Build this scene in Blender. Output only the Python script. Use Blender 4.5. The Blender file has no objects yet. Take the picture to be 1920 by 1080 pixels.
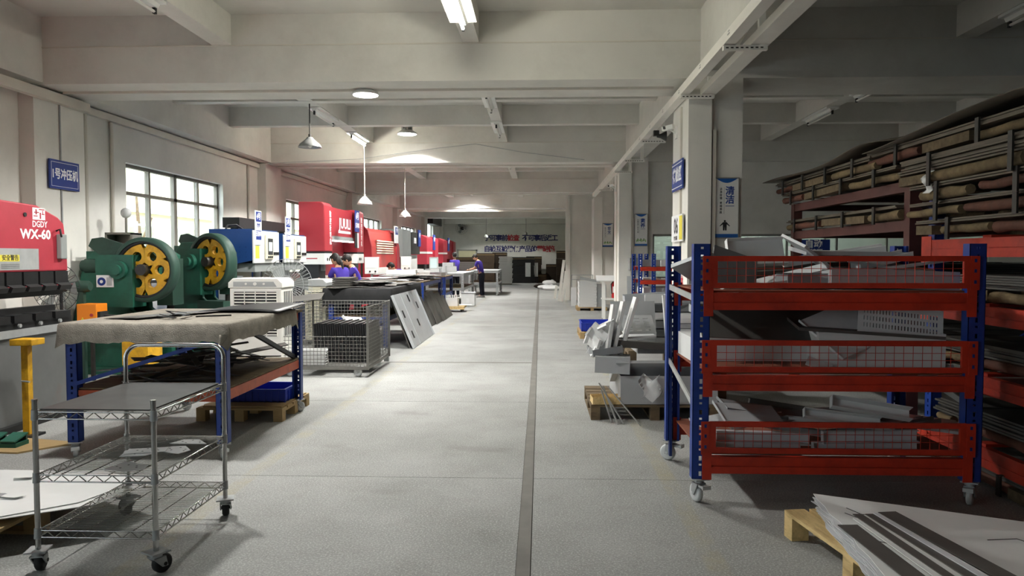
import bpy, bmesh, math, random
from mathutils import Vector, Matrix, Euler
random.seed(7)
R = math.radians
scene = bpy.context.scene
COL = scene.collection

# ---------------------------------------------------------------- camera, world, exposure
cam_d = bpy.data.cameras.new('camera')
cam = bpy.data.objects.new('camera', cam_d); COL.objects.link(cam)
cam_d.sensor_width = 36.0; cam_d.lens = 1400 / 1920 * 36; cam_d.clip_end = 300
cam.location = (0, 0, 1.6)
cam.rotation_euler = (R(90 - 2.372), 0, R(2.166))
scene.camera = cam
scene.view_settings.view_transform = 'Standard'
scene.view_settings.look = 'None'
scene.view_settings.gamma = 1.0
scene.view_settings.use_curve_mapping = False
scene.view_settings.exposure = 0.45
world = bpy.data.worlds.new('world'); scene.world = world
world.use_nodes = True
bg = world.node_tree.nodes['Background']
bg.inputs[0].default_value = (0.86, 0.93, 1.0, 1); bg.inputs[1].default_value = 9.0
LED_W = 1000.0
LED_COL = (1.0, 0.985, 0.95)

# ---------------------------------------------------------------- mesh builder
class MB:
    def __init__(s): s.v = []; s.f = []; s.s = []
    def add(s, vs, fs, smooth=False):
        o = len(s.v); s.v += [tuple(p) for p in vs]
        for f in fs: s.f.append(tuple(i + o for i in f)); s.s.append(smooth)
        return s
    def box(s, x0, x1, y0, y1, z0, z1):
        vs = [(x, y, z) for z in (z0, z1) for y in (y0, y1) for x in (x0, x1)]
        return s.add(vs, [(0, 2, 3, 1), (4, 5, 7, 6), (0, 1, 5, 4), (2, 6, 7, 3), (0, 4, 6, 2), (1, 3, 7, 5)])
    def ob(s, c, sz, rot=(0, 0, 0)):
        m = Euler(rot).to_matrix(); c = Vector(c)
        vs = [c + m @ Vector((x * sz[0] / 2, y * sz[1] / 2, z * sz[2] / 2)) for z in (-1, 1) for y in (-1, 1) for x in (-1, 1)]
        return s.add(vs, [(0, 2, 3, 1), (4, 5, 7, 6), (0, 1, 5, 4), (2, 6, 7, 3), (0, 4, 6, 2), (1, 3, 7, 5)])
    def bar(s, a, b, w, h=None, up=(0, 0, 1)):
        a = Vector(a); b = Vector(b); h = h or w; d = (b - a).normalized(); up = Vector(up)
        if abs(d.dot(up)) > .99: up = Vector((0, 1, 0))
        x = d.cross(up).normalized(); z = x.cross(d).normalized()
        vs = [p + x * (i * w / 2) + z * (j * h / 2) for p in (a, b) for j in (-1, 1) for i in (-1, 1)]
        return s.add(vs, [(0, 1, 3, 2), (4, 6, 7, 5), (0, 4, 5, 1), (2, 3, 7, 6), (0, 2, 6, 4), (1, 5, 7, 3)])
    def cyl(s, a, b, r, n=12, r2=None, cap=True):
        a = Vector(a); b = Vector(b); r2 = r if r2 is None else r2
        d = (b - a).normalized(); u = Vector((0, 0, 1)) if abs(d.z) < .9 else Vector((1, 0, 0))
        x = d.cross(u).normalized(); y = d.cross(x)
        vs = [p + (x * math.cos(2 * math.pi * i / n) + y * math.sin(2 * math.pi * i / n)) * q for p, q in ((a, r), (b, r2)) for i in range(n)]
        s.add(vs, [(i, i + n, (i + 1) % n + n, (i + 1) % n) for i in range(n)], True)
        if cap: s.add(vs, [tuple(range(n)), tuple(range(2 * n - 1, n - 1, -1))])
        return s
    def tube(s, pts, r, n=8, rs=None):
        pts = [Vector(p) for p in pts]; o = len(s.v); vs = []; px = None
        for i, p in enumerate(pts):
            d = (pts[min(i + 1, len(pts) - 1)] - pts[max(i - 1, 0)]).normalized()
            if px is None:
                u = Vector((0, 0, 1)) if abs(d.z) < .9 else Vector((1, 0, 0)); x = d.cross(u).normalized()
            else: x = (px - d * px.dot(d)).normalized()
            px = x; y = d.cross(x); q = rs[i] if rs else r
            vs += [p + (x * math.cos(2 * math.pi * k / n) + y * math.sin(2 * math.pi * k / n)) * q for k in range(n)]
        fs = [(i * n + k, (i + 1) * n + k, (i + 1) * n + (k + 1) % n, i * n + (k + 1) % n) for i in range(len(pts) - 1) for k in range(n)]
        s.add(vs, fs, True); s.add(vs, [tuple(range(n)), tuple(range(len(vs) - 1, len(vs) - n - 1, -1))]); return s
    def prism(s, poly, ax, lo, hi):
        def P(a, b, t): return {'x': (t, a, b), 'y': (a, t, b), 'z': (a, b, t)}[ax]
        n = len(poly); vs = [P(a, b, t) for t in (lo, hi) for a, b in poly]
        return s.add(vs, [(i, (i + 1) % n, (i + 1) % n + n, i + n) for i in range(n)] + [tuple(range(n - 1, -1, -1)), tuple(range(n, 2 * n))])
    def lathe(s, prof, c, ax='z', n=20, caps=True):
        def P(r, t, a):
            q = (r * math.cos(a), r * math.sin(a))
            return {'z': (c[0] + q[0], c[1] + q[1], c[2] + t), 'y': (c[0] + q[0], c[1] + t, c[2] + q[1]), 'x': (c[0] + t, c[1] + q[0], c[2] + q[1])}[ax]
        m = len(prof); vs = [P(r, t, 2 * math.pi * i / n) for r, t in prof for i in range(n)]
        s.add(vs, [(j * n + i, j * n + (i + 1) % n, (j + 1) * n + (i + 1) % n, (j + 1) * n + i) for j in range(m - 1) for i in range(n)], True)
        if caps: s.add(vs, [tuple(range(n - 1, -1, -1)), tuple(range((m - 1) * n, m * n))])
        return s
    def ball(s, c, r, n=12, m=8):
        r = (r, r, r) if not isinstance(r, tuple) else r
        vs = [(c[0] + r[0] * math.sin(math.pi * j / m) * math.cos(2 * math.pi * i / n), c[1] + r[1] * math.sin(math.pi * j / m) * math.sin(2 * math.pi * i / n), c[2] + r[2] * math.cos(math.pi * j / m)) for j in range(m + 1) for i in range(n)]
        return s.add(vs, [(j * n + i, (j + 1) * n + i, (j + 1) * n + (i + 1) % n, j * n + (i + 1) % n) for j in range(m) for i in range(n)], True)
    def grid(s, fn, nu, nv, thick=0.0):
        """surface fn(u,v)->xyz, doubled to a sheet of the given thickness"""
        t = [[Vector(fn(i / nu, j / nv)) for i in range(nu + 1)] for j in range(nv + 1)]
        W = nu + 1; vs = [p for row in t for p in row]; N = len(vs)
        lo = [p - Vector((0, 0, thick)) for p in vs]
        fs = [(j * W + i, j * W + i + 1, (j + 1) * W + i + 1, (j + 1) * W + i) for j in range(nv) for i in range(nu)]
        fs2 = [tuple(reversed([k + N for k in f])) for f in fs]
        ring = [i for i in range(W)] + [j * W + nu for j in range(1, nv + 1)] + [nv * W + i for i in range(nu - 1, -1, -1)] + [j * W for j in range(nv - 1, 0, -1)]
        sd = [(ring[k], ring[k] + N, ring[(k + 1) % len(ring)] + N, ring[(k + 1) % len(ring)]) for k in range(len(ring))]
        o = len(s.v); s.add(vs + lo, fs + fs2, True)
        for f in sd: s.f.append(tuple(i + o for i in f)); s.s.append(False)
        return s
    def rot(s, c, rot):
        m = Euler(rot).to_matrix(); c = Vector(c); s.v = [tuple(c + m @ (Vector(p) - c)) for p in s.v]; return s
    def move(s, d): s.v = [(p[0] + d[0], p[1] + d[1], p[2] + d[2]) for p in s.v]; return s
    def build(s, name, m, parent=None, loc=None, bevel=0, fix=True):
        me = bpy.data.meshes.new(name)
        if loc is None:
            if parent is not None: loc = WL[parent]
            else:
                xs, ys, zs = zip(*s.v); loc = Vector(((min(xs) + max(xs)) / 2, (min(ys) + max(ys)) / 2, min(zs)))
        loc = Vector(loc)
        me.from_pydata([Vector(p) - loc for p in s.v], [], s.f)
        me.polygons.foreach_set('use_smooth', s.s)
        if fix:
            b = bmesh.new(); b.from_mesh(me); bmesh.ops.recalc_face_normals(b, faces=b.faces); b.to_mesh(me); b.free()
        me.materials.append(m if not isinstance(m, str) else M[m])
        o = bpy.data.objects.new(name, me); COL.objects.link(o)
        if parent is not None: o.parent = parent
        else: o.location = loc
        WL[o] = loc
        if name in STUFF: o['kind'] = 'stuff'
        if bevel:
            bv = o.modifiers.new('bevel', 'BEVEL'); bv.width = bevel; bv.segments = 2; bv.limit_method = 'ANGLE'; bv.harden_normals = False
        return o
WL = {}
STUFF = {'ribs', 'clips', 'slots', 'holes', 'hook_holes', 'heat_fins', 'bolt_holes', 'fine_print', 'emblem_strokes', 'border'}
def tag(o, label=None, cat=None, group=None, kind=None):
    if label: o['label'] = label
    if cat: o['category'] = cat
    if group: o['group'] = group
    if kind: o['kind'] = kind
    return o
def thing(name, loc, label, cat, group=None):
    o = bpy.data.objects.new(name, None); COL.objects.link(o); o.location = loc; o.empty_display_size = .1
    WL[o] = Vector(loc); return tag(o, label, cat, group)
def struct(o): o['kind'] = 'structure'; return o
def kids(o): return [c for c in bpy.data.objects if c.parent == o]
def copy_tree(o, parent=None, loc=None, rz=None, label=None):
    c = o.copy(); COL.objects.link(c); c.parent = parent
    if loc is not None: c.location = loc
    if rz is not None: c.rotation_euler = (0, 0, rz)
    if label: c['label'] = label
    for k in list(o.children): copy_tree(k, c)
    WL[c] = Vector(c.location); return c
def share(o, name, parent, off):
    """another piece of the same mesh, shifted inside its parent"""
    c = bpy.data.objects.new(name, o.data); COL.objects.link(c); c.parent = parent
    c.location = Vector(o.location) + Vector(off); WL[c] = WL[o]; return c
def txt(body, size, pos, face, m, parent=None, name='lettering', bold=.012, ax='CENTER', sx=1.0, ext=.001, shear=0, spacing=1.0, vertical=False, line=1.0):
    """lettering as flat mesh standing on a surface; face: '-y' or '+x' etc."""
    c = bpy.data.curves.new('t', 'FONT'); c.body = '\n'.join(body) if vertical else body
    c.size = size; c.align_x = ax; c.align_y = 'CENTER'; c.offset = bold * size; c.extrude = ext; c.shear = shear; c.space_character = spacing; c.space_line = line
    c.resolution_u = 2
    o = bpy.data.objects.new('t', c); COL.objects.link(o)
    me = bpy.data.meshes.new_from_object(o.evaluated_get(bpy.context.evaluated_depsgraph_get()))
    rot = {'-y': (R(90), 0, 0), '+x': (R(90), 0, R(90)), '-x': (R(90), 0, R(-90)), '+z': (0, 0, 0)}[face]
    if isinstance(pos, tuple) and len(pos) == 4: rot = (rot[0], rot[1], rot[2] + pos[3]); pos = pos[:3]
    mt = Matrix.Translation(pos) @ Euler(rot).to_matrix().to_4x4() @ Matrix.Diagonal((sx, 1, 1, 1))
    b = MB(); b.v = [tuple(mt @ v.co) for v in me.vertices]; b.f = [tuple(p.vertices) for p in me.polygons]; b.s = [False] * len(b.f)
    bpy.data.objects.remove(o); bpy.data.curves.remove(c); bpy.data.meshes.remove(me)
    return b.build(name, m, parent, fix=False)

# ---------------------------------------------------------------- materials
M = {}
def lin(h):
    h = h.lstrip('#'); q = [int(h[i:i + 2], 16) / 255 for i in (0, 2, 4)]
    return tuple(c / 12.92 if c <= .04045 else ((c + .055) / 1.055) ** 2.4 for c in q) + (1,)
def mat(key, col, rough=.6, metal=0, var=.12, scale=4.0, bump=0, bscale=60, dark=None, dscale=1.5, damt=.5, emit=None, es=0, spec=.4, stretch=None, sharp=(.45, .7)):
    """painted / metal surface with tonal noise, optional darker dirt patches and fine relief"""
    m = bpy.data.materials.new(key); m.use_nodes = True; nt = m.node_tree; N = nt.nodes; L = nt.links
    p = N['Principled BSDF']; c = lin(col) if isinstance(col, str) else col
    p.inputs['Roughness'].default_value = rough; p.inputs['Metallic'].default_value = metal
    p.inputs['Specular IOR Level'].default_value = spec
    tc = N.new('ShaderNodeTexCoord'); src = tc.outputs['Object']
    if stretch:
        mp = N.new('ShaderNodeMapping'); mp.inputs['Scale'].default_value = stretch; L.new(src, mp.inputs[0]); src = mp.outputs[0]
    n = N.new('ShaderNodeTexNoise'); n.inputs['Scale'].default_value = scale; n.inputs['Detail'].default_value = 5; n.inputs['Roughness'].default_value = .62
    L.new(src, n.inputs['Vector'])
    r = N.new('ShaderNodeValToRGB'); r.color_ramp.elements[0].position = .3; r.color_ramp.elements[1].position = .72
    r.color_ramp.elements[0].color = tuple(x * (1 - var) for x in c[:3]) + (1,)
    r.color_ramp.elements[1].color = tuple(min(1, x * (1 + var * .8)) for x in c[:3]) + (1,)
    L.new(n.outputs[0], r.inputs[0]); out = r.outputs[0]
    if dark:
        n2 = N.new('ShaderNodeTexNoise'); n2.inputs['Scale'].default_value = dscale; n2.inputs['Detail'].default_value = 8; n2.inputs['Roughness'].default_value = .7; L.new(src, n2.inputs['Vector'])
        mr = N.new('ShaderNodeMapRange'); mr.inputs[1].default_value = sharp[0]; mr.inputs[2].default_value = sharp[1]; mr.inputs[4].default_value = damt; L.new(n2.outputs[0], mr.inputs[0])
        mx = N.new('ShaderNodeMix'); mx.data_type = 'RGBA'; L.new(mr.outputs[0], mx.inputs[0]); L.new(out, mx.inputs[6]); mx.inputs[7].default_value = lin(dark); out = mx.outputs[2]
    L.new(out, p.inputs['Base Color'])
    if bump:
        n3 = N.new('ShaderNodeTexNoise'); n3.inputs['Scale'].default_value = bscale; n3.inputs['Detail'].default_value = 3; L.new(src, n3.inputs['Vector'])
        bp = N.new('ShaderNodeBump'); bp.inputs['Strength'].default_value = bump; bp.inputs['Distance'].default_value = .01; L.new(n3.outputs[0], bp.inputs['Height']); L.new(bp.outputs[0], p.inputs['Normal'])
    if emit:
        p.inputs['Emission Color'].default_value = lin(emit) if isinstance(emit, str) else emit; p.inputs['Emission Strength'].default_value = es
    M[key] = m; return m
mat('plaster', '#d8d6cf', .9, 0, .07, .7, .15, 25, dark='#b4b1aa', dscale=.55, damt=.5, spec=.15)
mat('plaster_white', '#e0deD7', .85, 0, .06, .8, .1, 25, dark='#bfc0bb', dscale=.6, damt=.5, spec=.2)
mat('ceiling', '#d3d1ca', .92, 0, .07, .6, .1, 20, dark='#b5b2ab', dscale=.5, damt=.45, spec=.1)
mat('conduit', '#cfcabf', .6, 0, .05, 3)
mat('steel_trunk', '#efece4', .45, .1, .05, 3)
mat('galv', '#c3c6c5', .36, .5, .12, 8)
mat('galv_dull', '#a5a8a8', .5, .3, .15, 6)
mat('wire', '#77756f', .4, .6, .1, 8)
mat('cage', '#7f7e79', .5, .4, .12, 8)
mat('chrome', '#b2b2b0', .2, 1, .08, 14)
mat('blue', '#1b3c8e', .42, 0, .12, 5, dark='#0f1f4c', dscale=6, damt=.5)
mat('blue_dark', '#163070', .45, 0, .15, 5, dark='#0c1736', dscale=5, damt=.6)
mat('blue_mach', '#1b3f78', .45, 0, .08, 3)
mat('red_rack', '#c0351f', .48, 0, .12, 5, dark='#5b1a12', dscale=4, damt=.55)
mat('orange_rack', '#b3512f', .5, 0, .14, 5, dark='#4a2b20', dscale=4, damt=.6)
mat('red_mach', '#a5303a', .4, 0, .06, 2)
mat('red_mach2', '#b53c38', .4, 0, .06, 2)
mat('red_press', '#b23544', .45, 0, .07, 2, dark='#8a1f2a', dscale=3, damt=.3)
mat('green', '#1f5b49', .5, 0, .12, 5, dark='#173a31', dscale=4, damt=.5)
mat('green_d', '#2d4a3f', .55, 0, .14, 5, dark='#1c2b25', dscale=5, damt=.6)
mat('yellow', '#d8a520', .5, 0, .12, 6, dark='#7a5a1c', dscale=7, damt=.6)
mat('orange', '#ee8a1e', .5, 0, .06, 4)
mat('black', '#1b1b1c', .5, 0, .2, 6)
mat('rubber', '#2a2a2a', .75, 0, .15, 9)
mat('black_steel', '#262627', .42, .4, .25, 7)
mat('dark_steel', '#3a3936', .5, .5, .3, 6)
mat('grey_plate', '#6f7170', .5, .35, .2, 2, dark='#7c4a35', dscale=2.2, damt=.35, sharp=(.55, .75))
mat('grey_mach', '#8d9290', .55, 0, .08, 3)
mat('white_mach', '#e3e4e0', .45, 0, .04, 3)
mat('cooler', '#e8e6df', .5, 0, .05, 3)
mat('cooler_grey', '#a9abaa', .5, 0, .05, 3)
mat('cream', '#d8d4be', .55, 0, .05, 3)
mat('felt', '#8f8a80', .98, 0, .22, 14, .5, 120, dark='#6c675e', dscale=5, damt=.5, spec=.05)
mat('black_cover', '#2f2f30', .8, 0, .2, 5, spec=.2)
mat('wood', '#b59a6c', .8, 0, .25, 3, .2, 40, dark='#5d4a30', dscale=3, damt=.5, stretch=(1, 6, 6))
mat('wood_new', '#d9bd86', .75, 0, .18, 3, .15, 40, dark='#7d6238', dscale=5, damt=.6, stretch=(5, 1, 5))
mat('wood_old', '#6f5f48', .85, 0, .3, 3, .3, 40, dark='#3a2f22', dscale=4, damt=.6, stretch=(1, 5, 5))
mat('pole_rust', '#6b4436', .8, 0, .3, 4, .4, 30, dark='#3a2a22', dscale=5, damt=.7)
mat('pole_wood', '#7d6b4e', .85, 0, .35, 4, .4, 30, dark='#46382a', dscale=5, damt=.8)
mat('ply', '#8a4e38', .75, 0, .2, 3, dark='#4f3526', dscale=3, damt=.5)
mat('brown_paint', '#5b3530', .6, 0, .15, 4, dark='#3a2320', dscale=3, damt=.5)
mat('sheet_old', '#685f52', .6, .2, .2, 2, dark='#453e34', dscale=2, damt=.6)
mat('sheet_grey', '#c3c6c9', .3, .15, .1, 3)
mat('sheet_white', '#dcdddb', .4, .1, .05, 3)
mat('sheet_lav', '#c9cacd', .42, .05, .06, 3)
mat('sheet_dark', '#5c5a56', .5, .25, .15, 3)
mat('part_white', '#e2e3e2', .45, 0, .05, 3)
mat('part_grey', '#b0b3b5', .4, .12, .08, 3)
mat('part_mid', '#8d9092', .42, .2, .1, 3)
mat('scrap', '#4a453f', .6, .5, .4, 12)
mat('carton', '#4d3e30', .9, 0, .15, 4)
mat('carton_dark', '#33291f', .9, 0, .2, 4)
mat('purple', '#4c3d98', .9, 0, .12, 8, spec=.1)
mat('trousers', '#22232a', .9, 0, .15, 8, spec=.1)
mat('skin', '#c99a7c', .6, 0, .06, 9)
mat('hair', '#1a1614', .6, 0, .3, 20)
mat('shoe', '#8e8a86', .7, 0, .1, 8)
mat('sign_blue', '#233a86', .45, 0, .05, 3)
mat('sign_white', '#e9eaea', .5, 0, .03, 3)
mat('letter_white', '#f2f2f2', .5, 0, 0, 3)
mat('letter_blue', '#1f3f86', .5, 0, 0, 3)
mat('letter_navy', '#20215e', .6, 0, 0, 3)
mat('letter_red', '#b8323e', .6, 0, 0, 3)
mat('letter_black', '#26262a', .6, 0, 0, 3)
mat('poster', '#dcdcd8', .35, 0, .03, 3)
mat('poster_blue', '#20599f', .4, 0, .03, 3)
mat('poster_green', '#7fae55', .5, 0, .2, 9)
mat('yellow_flat', '#e6d94a', .5, 0, .05, 5)
mat('ext_red', '#c31f22', .35, 0, .05, 5)
mat('alu_frame', '#8f8d86', .4, .4, .08, 6)
mat('window_frame', '#77736a', .55, .1, .1, 5)
mat('crate_blue', '#2038a8', .45, 0, .08, 5)
mat('lamp_grey', '#a8a8a5', .35, .7, .1, 6)
mat('lamp_white', '#e6e6e2', .45, 0, .04, 6)
mat('lamp_black', '#3a3733', .5, .3, .1, 6)
mat('led_disc', '#ffffff', .5, 0, 0, 3, emit=(1, .98, .95, 1), es=14)
mat('tube_lit', '#ffffff', .5, 0, 0, 3, emit=(1, .97, .82, 1), es=105)
mat('bulb_lit', '#ffffff', .5, 0, 0, 3, emit=(1, .98, .95, 1), es=30)
mat('tube_off', '#dadad4', .35, 0, .03, 3)
mat('led_strip', '#ffffff', .5, 0, 0, 3, emit=(1, 1, 1, 1), es=5)
mat('screen', '#3a3d40', .2, 0, .1, 6)
mat('screen_lit', '#d8dfe0', .3, 0, .05, 5, emit='#bfe0dd', es=.5)
mat('tree', '#5c6b43', .9, 0, .4, 9)
mat('facade', '#d9d2ac', .9, 0, .12, .8)
mat('clear_film', '#d9dbdb', .25, 0, .1, 7)
mat('pvc', '#c6c9c9', .3, 0, .1, 7)
def glass_mat(key, tint, fac, rough=.02):
    m = bpy.data.materials.new(key); m.use_nodes = True; nt = m.node_tree; N = nt.nodes; L = nt.links
    N.remove(N['Principled BSDF']); o = N['Material Output']
    t = N.new('ShaderNodeBsdfTransparent'); t.inputs[0].default_value = tint
    g = N.new('ShaderNodeBsdfGlossy'); g.inputs['Roughness'].default_value = rough
    x = N.new('ShaderNodeMixShader'); x.inputs[0].default_value = fac
    L.new(t.outputs[0], x.inputs[1]); L.new(g.outputs[0], x.inputs[2]); L.new(x.outputs[0], o.inputs[0]); M[key] = m
glass_mat('glass', (.92, .95, .95, 1), .08)
glass_mat('glass_green', (.72, .82, .8, 1), .15)
glass_mat('guard_film', (.8, .82, .82, 1), .12)

def floor_mat():
    m = bpy.data.materials.new('concrete'); m.use_nodes = True; nt = m.node_tree; N = nt.nodes; L = nt.links; p = N['Principled BSDF']
    geo = N.new('ShaderNodeNewGeometry'); P = geo.outputs['Position']
    def noise(sc, det=6, ro=.6, vec=P):
        n = N.new('ShaderNodeTexNoise'); n.inputs['Scale'].default_value = sc; n.inputs['Detail'].default_value = det; n.inputs['Roughness'].default_value = ro; L.new(vec, n.inputs['Vector']); return n.outputs[0]
    def rng(src, a, b, c=0., d=1.):
        q = N.new('ShaderNodeMapRange'); L.new(src, q.inputs[0])
        for i, k in zip((1, 2, 3, 4), (a, b, c, d)): q.inputs[i].default_value = k
        return q.outputs[0]
    def mix(f, a, b, mode='MIX'):
        x = N.new('ShaderNodeMix'); x.data_type = 'RGBA'; x.blend_type = mode
        if isinstance(f, float): x.inputs[0].default_value = f
        else: L.new(f, x.inputs[0])
        for i, k in ((6, a), (7, b)):
            if isinstance(k, tuple): x.inputs[i].default_value = k
            else: L.new(k, x.inputs[i])
        return x.outputs[2]
    def mul(a, b):
        q = N.new('ShaderNodeMath'); q.operation = 'MULTIPLY'; L.new(a, q.inputs[0])
        if isinstance(b, float): q.inputs[1].default_value = b
        else: L.new(b, q.inputs[1])
        return q.outputs[0]
    base = mix(rng(noise(.7, 7, .6), .35, .68), lin('#868784'), lin('#9c9d9a'))
    base = mix(mul(rng(noise(2.2, 8, .7), .5, .75), .45), base, lin('#74726d'))
    base = mix(rng(noise(90, 2, .6), .5, .66, 0, .55), base, lin('#c6c6c3'))
    base = mix(rng(noise(75, 3, .7), .54, .68, 0, .5), base, lin('#5f5e5b'))
    sp = N.new('ShaderNodeTexVoronoi'); sp.inputs['Scale'].default_value = 3.3; L.new(P, sp.inputs['Vector'])
    base = mix(rng(sp.outputs['Distance'], .012, .03, .6, 0.), base, lin('#4d4a46'))
    # worn yellow aisle lines
    sx = N.new('ShaderNodeSeparateXYZ'); L.new(P, sx.inputs[0])
    for xc in (-2.12, .92):
        d = N.new('ShaderNodeMath'); d.operation = 'SUBTRACT'; L.new(sx.outputs[0], d.inputs[0]); d.inputs[1].default_value = xc
        a = N.new('ShaderNodeMath'); a.operation = 'ABSOLUTE'; L.new(d.outputs[0], a.inputs[0])
        base = mix(mul(rng(a.outputs[0], .05, .07, 1., 0.), rng(noise(2.6, 8, .72), .42, .68, .0, .42)), base, lin('#a2966a'))
    # tyre arcs and scuffs
    w = N.new('ShaderNodeTexWave'); w.wave_type = 'RINGS'; w.inputs['Scale'].default_value = .23; w.inputs['Distortion'].default_value = 5; w.inputs['Detail'].default_value = 2; L.new(P, w.inputs['Vector'])
    base = mix(mul(rng(w.outputs['Fac'], .94, .995), mul(rng(noise(1.1, 4), .5, .7), .4)), base, lin('#6d6b67'))
    L.new(base, p.inputs['Base Color']); p.inputs['Specular IOR Level'].default_value = .25
    L.new(rng(noise(1.6), .3, .7, .62, .8), p.inputs['Roughness'])
    bp = N.new('ShaderNodeBump'); bp.inputs['Strength'].default_value = .12; bp.inputs['Distance'].default_value = .004; L.new(noise(70, 3), bp.inputs['Height']); L.new(bp.outputs[0], p.inputs['Normal'])
    M['concrete'] = m
floor_mat()
mat('joint', '#74726c', .8, 0, .15, 5)
mat('floor_gap', '#4b4843', .9, 0, .2, 5)
# ---------------------------------------------------------------- building shell
WX, BZ, SZ, CZ = -6.6, 3.78, 4.24, 4.62      # left wall, main beam soffit, small beam soffit, slab
FAR, NEAR, RX = 49.8, -7.0, 11.0
BAYS = [1.3, 9.3, 17.3, 25.3, 33.3, 41.3, 49.0]
fl = struct(MB().box(WX - .3, RX + .3, NEAR - .3, FAR + .3, -.25, -.012).build('floor', 'floor_gap', loc=(0, 0, 0)))
ys = [NEAR, -3.2, -.3, 2.5, 5.34, 8.18, 11.22]
while ys[-1] < FAR - 3: ys.append(ys[-1] + 2.95)
ys.append(FAR)
for a, b in zip(ys, ys[1:]):
    for x0, x1 in ((WX, -.125), (-.045, 4.6), (4.61, RX)):
        MB().box(x0, x1, a + .003, b - .003, -.03, 0).build('slab', 'concrete', fl)
MB().box(-.125, -.05, NEAR, FAR, -.03, -.003).build('joint_strip', 'joint', fl)
MB().box(-2.4, -.13, 11.215, 11.29, -.03, .0015).build('joint_strip', 'joint', fl)
cl = struct(MB().box(WX - .3, RX + .3, NEAR - .3, FAR + .3, CZ, CZ + .25).build('ceiling', 'ceiling', loc=(0, 0, 0)))
def wall_with_holes(name, axis, at, t, a0, a1, z0, z1, holes, m):
    """wall slab with rectangular openings; axis 'x' = plane x=at, spans y"""
    b = MB(); cuts = sorted(set([a0, a1] + [h[0] for h in holes] + [h[1] for h in holes]))
    for p, q in zip(cuts, cuts[1:]):
        zs = [(z0, z1)]
        for h in holes:
            if h[0] <= p and h[1] >= q: zs = [(z0, h[2]), (h[3], z1)]
        for lo, hi in zs:
            if hi - lo > .001:
                if axis == 'x': b.box(at, at + t, p, q, lo, hi)
                else: b.box(p, q, at, at + t, lo, hi)
    return struct(b.build(name, m, loc=(0, 0, 0)))
WINS = [(-4.28, -.63), (3.72, 7.37), (11.72, 15.37), (19.24, 23.0), (27.4, 30.9), (35.4, 39.6)]
wall_with_holes('wall_left', 'x', WX - .24, .24, NEAR, FAR, 0, CZ, [(a, b, 1.15, 3.11) for a, b in WINS] + [(42.3, 45.9, .02, 3.62)], 'plaster_white')
struct(MB().box(WX, RX, FAR, FAR + .24, 0, CZ).build('wall_back', 'plaster', loc=(0, 0, 0)))
struct(MB().box(WX, RX, NEAR - .24, NEAR, 0, CZ).build('wall_front', 'plaster', loc=(0, 0, 0)))
struct(MB().box(RX, RX + .24, NEAR, FAR, 0, CZ).build('wall_right', 'plaster', loc=(0, 0, 0)))
# main cross beams, columns, edge beam
for i, y in enumerate(BAYS):
    struct(MB().box(WX, RX, y, y + 1.0, BZ, CZ).build('ceiling_beam', 'plaster'))
    struct(MB().box(WX, WX + .2, y - .02, y + 1.02, 0, BZ).build('column', 'plaster_white'))
    if 5 < y < 30: struct(MB().box(1.86, 2.47, y, y + 1.0, 0, BZ).build('column', 'plaster'))
    if 5 < y < 30:
        struct(MB().box(1.80, 2.08, y - .07, y + .98, 0, BZ - .02 if y < 10 else 3.6).build('column_casing', 'plaster_white'))
for a, b in zip(BAYS, BAYS[1:]):
    for k in (1, 2):
        y = a + 1 + (b - a - 1) * k / 3
        struct(MB().box(WX, RX, y, y + .2, SZ, CZ).build('secondary_beam', 'plaster'))
    for xc, w in ((-3.98, .24), (-.86, .2), (5.12, .24), (8.2, .24)):
        struct(MB().box(xc - w / 2, xc + w / 2, a + 1.0, b, SZ + .005, CZ).build('secondary_beam', 'plaster'))
    struct(MB().box(1.95, 2.4, a + 1.0, b, BZ + .1, CZ).build('girder', 'plaster'))
    struct(MB().box(WX, WX + .32, a + 1.0, b, BZ + .02, CZ).build('girder', 'plaster'))
for y in BAYS[1:4]:
    struct(MB().box(WX + .3, 1.95, y - .012, y, SZ - .01, SZ + .006).build('trim_2', 'conduit')); struct(MB().box(2.4, RX, y - .012, y, SZ - .01, SZ + .006).build('trim_3', 'conduit'))
    struct(MB().box(WX + .3, 1.7, y + .42, y + .46, BZ - .03, BZ).build('trim_4', 'conduit'))
# right-hand partition walls
wall_with_holes('wall_partition', 'y', 17.42, .18, 2.47, RX, 0, BZ, [(2.6, 4.4, 1.1, 2.13), (4.55, 10.2, 1.1, 2.13)], 'plaster')
wall_with_holes('wall_side', 'x', 2.47, .16, 18.3, 25.3, 0, BZ + .1, [(20.2, 23.6, .02, 2.08)], 'plaster_white')
wall_with_holes('wall_end', 'y', 27.7, .2, .95, RX, 0, CZ, [], 'plaster_white')
struct(MB().box(.93, 1.1, 27.6, 27.7, 0, CZ).build('trim_1', 'plaster_white'))
struct(MB().box(2.47, 2.63, 26.3, 27.7, 0, CZ).build('wall_corner', 'plaster_white'))
struct(MB().box(1.85, 2.0, 27.9, FAR, 0, CZ).build('wall_store', 'plaster'))
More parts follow.
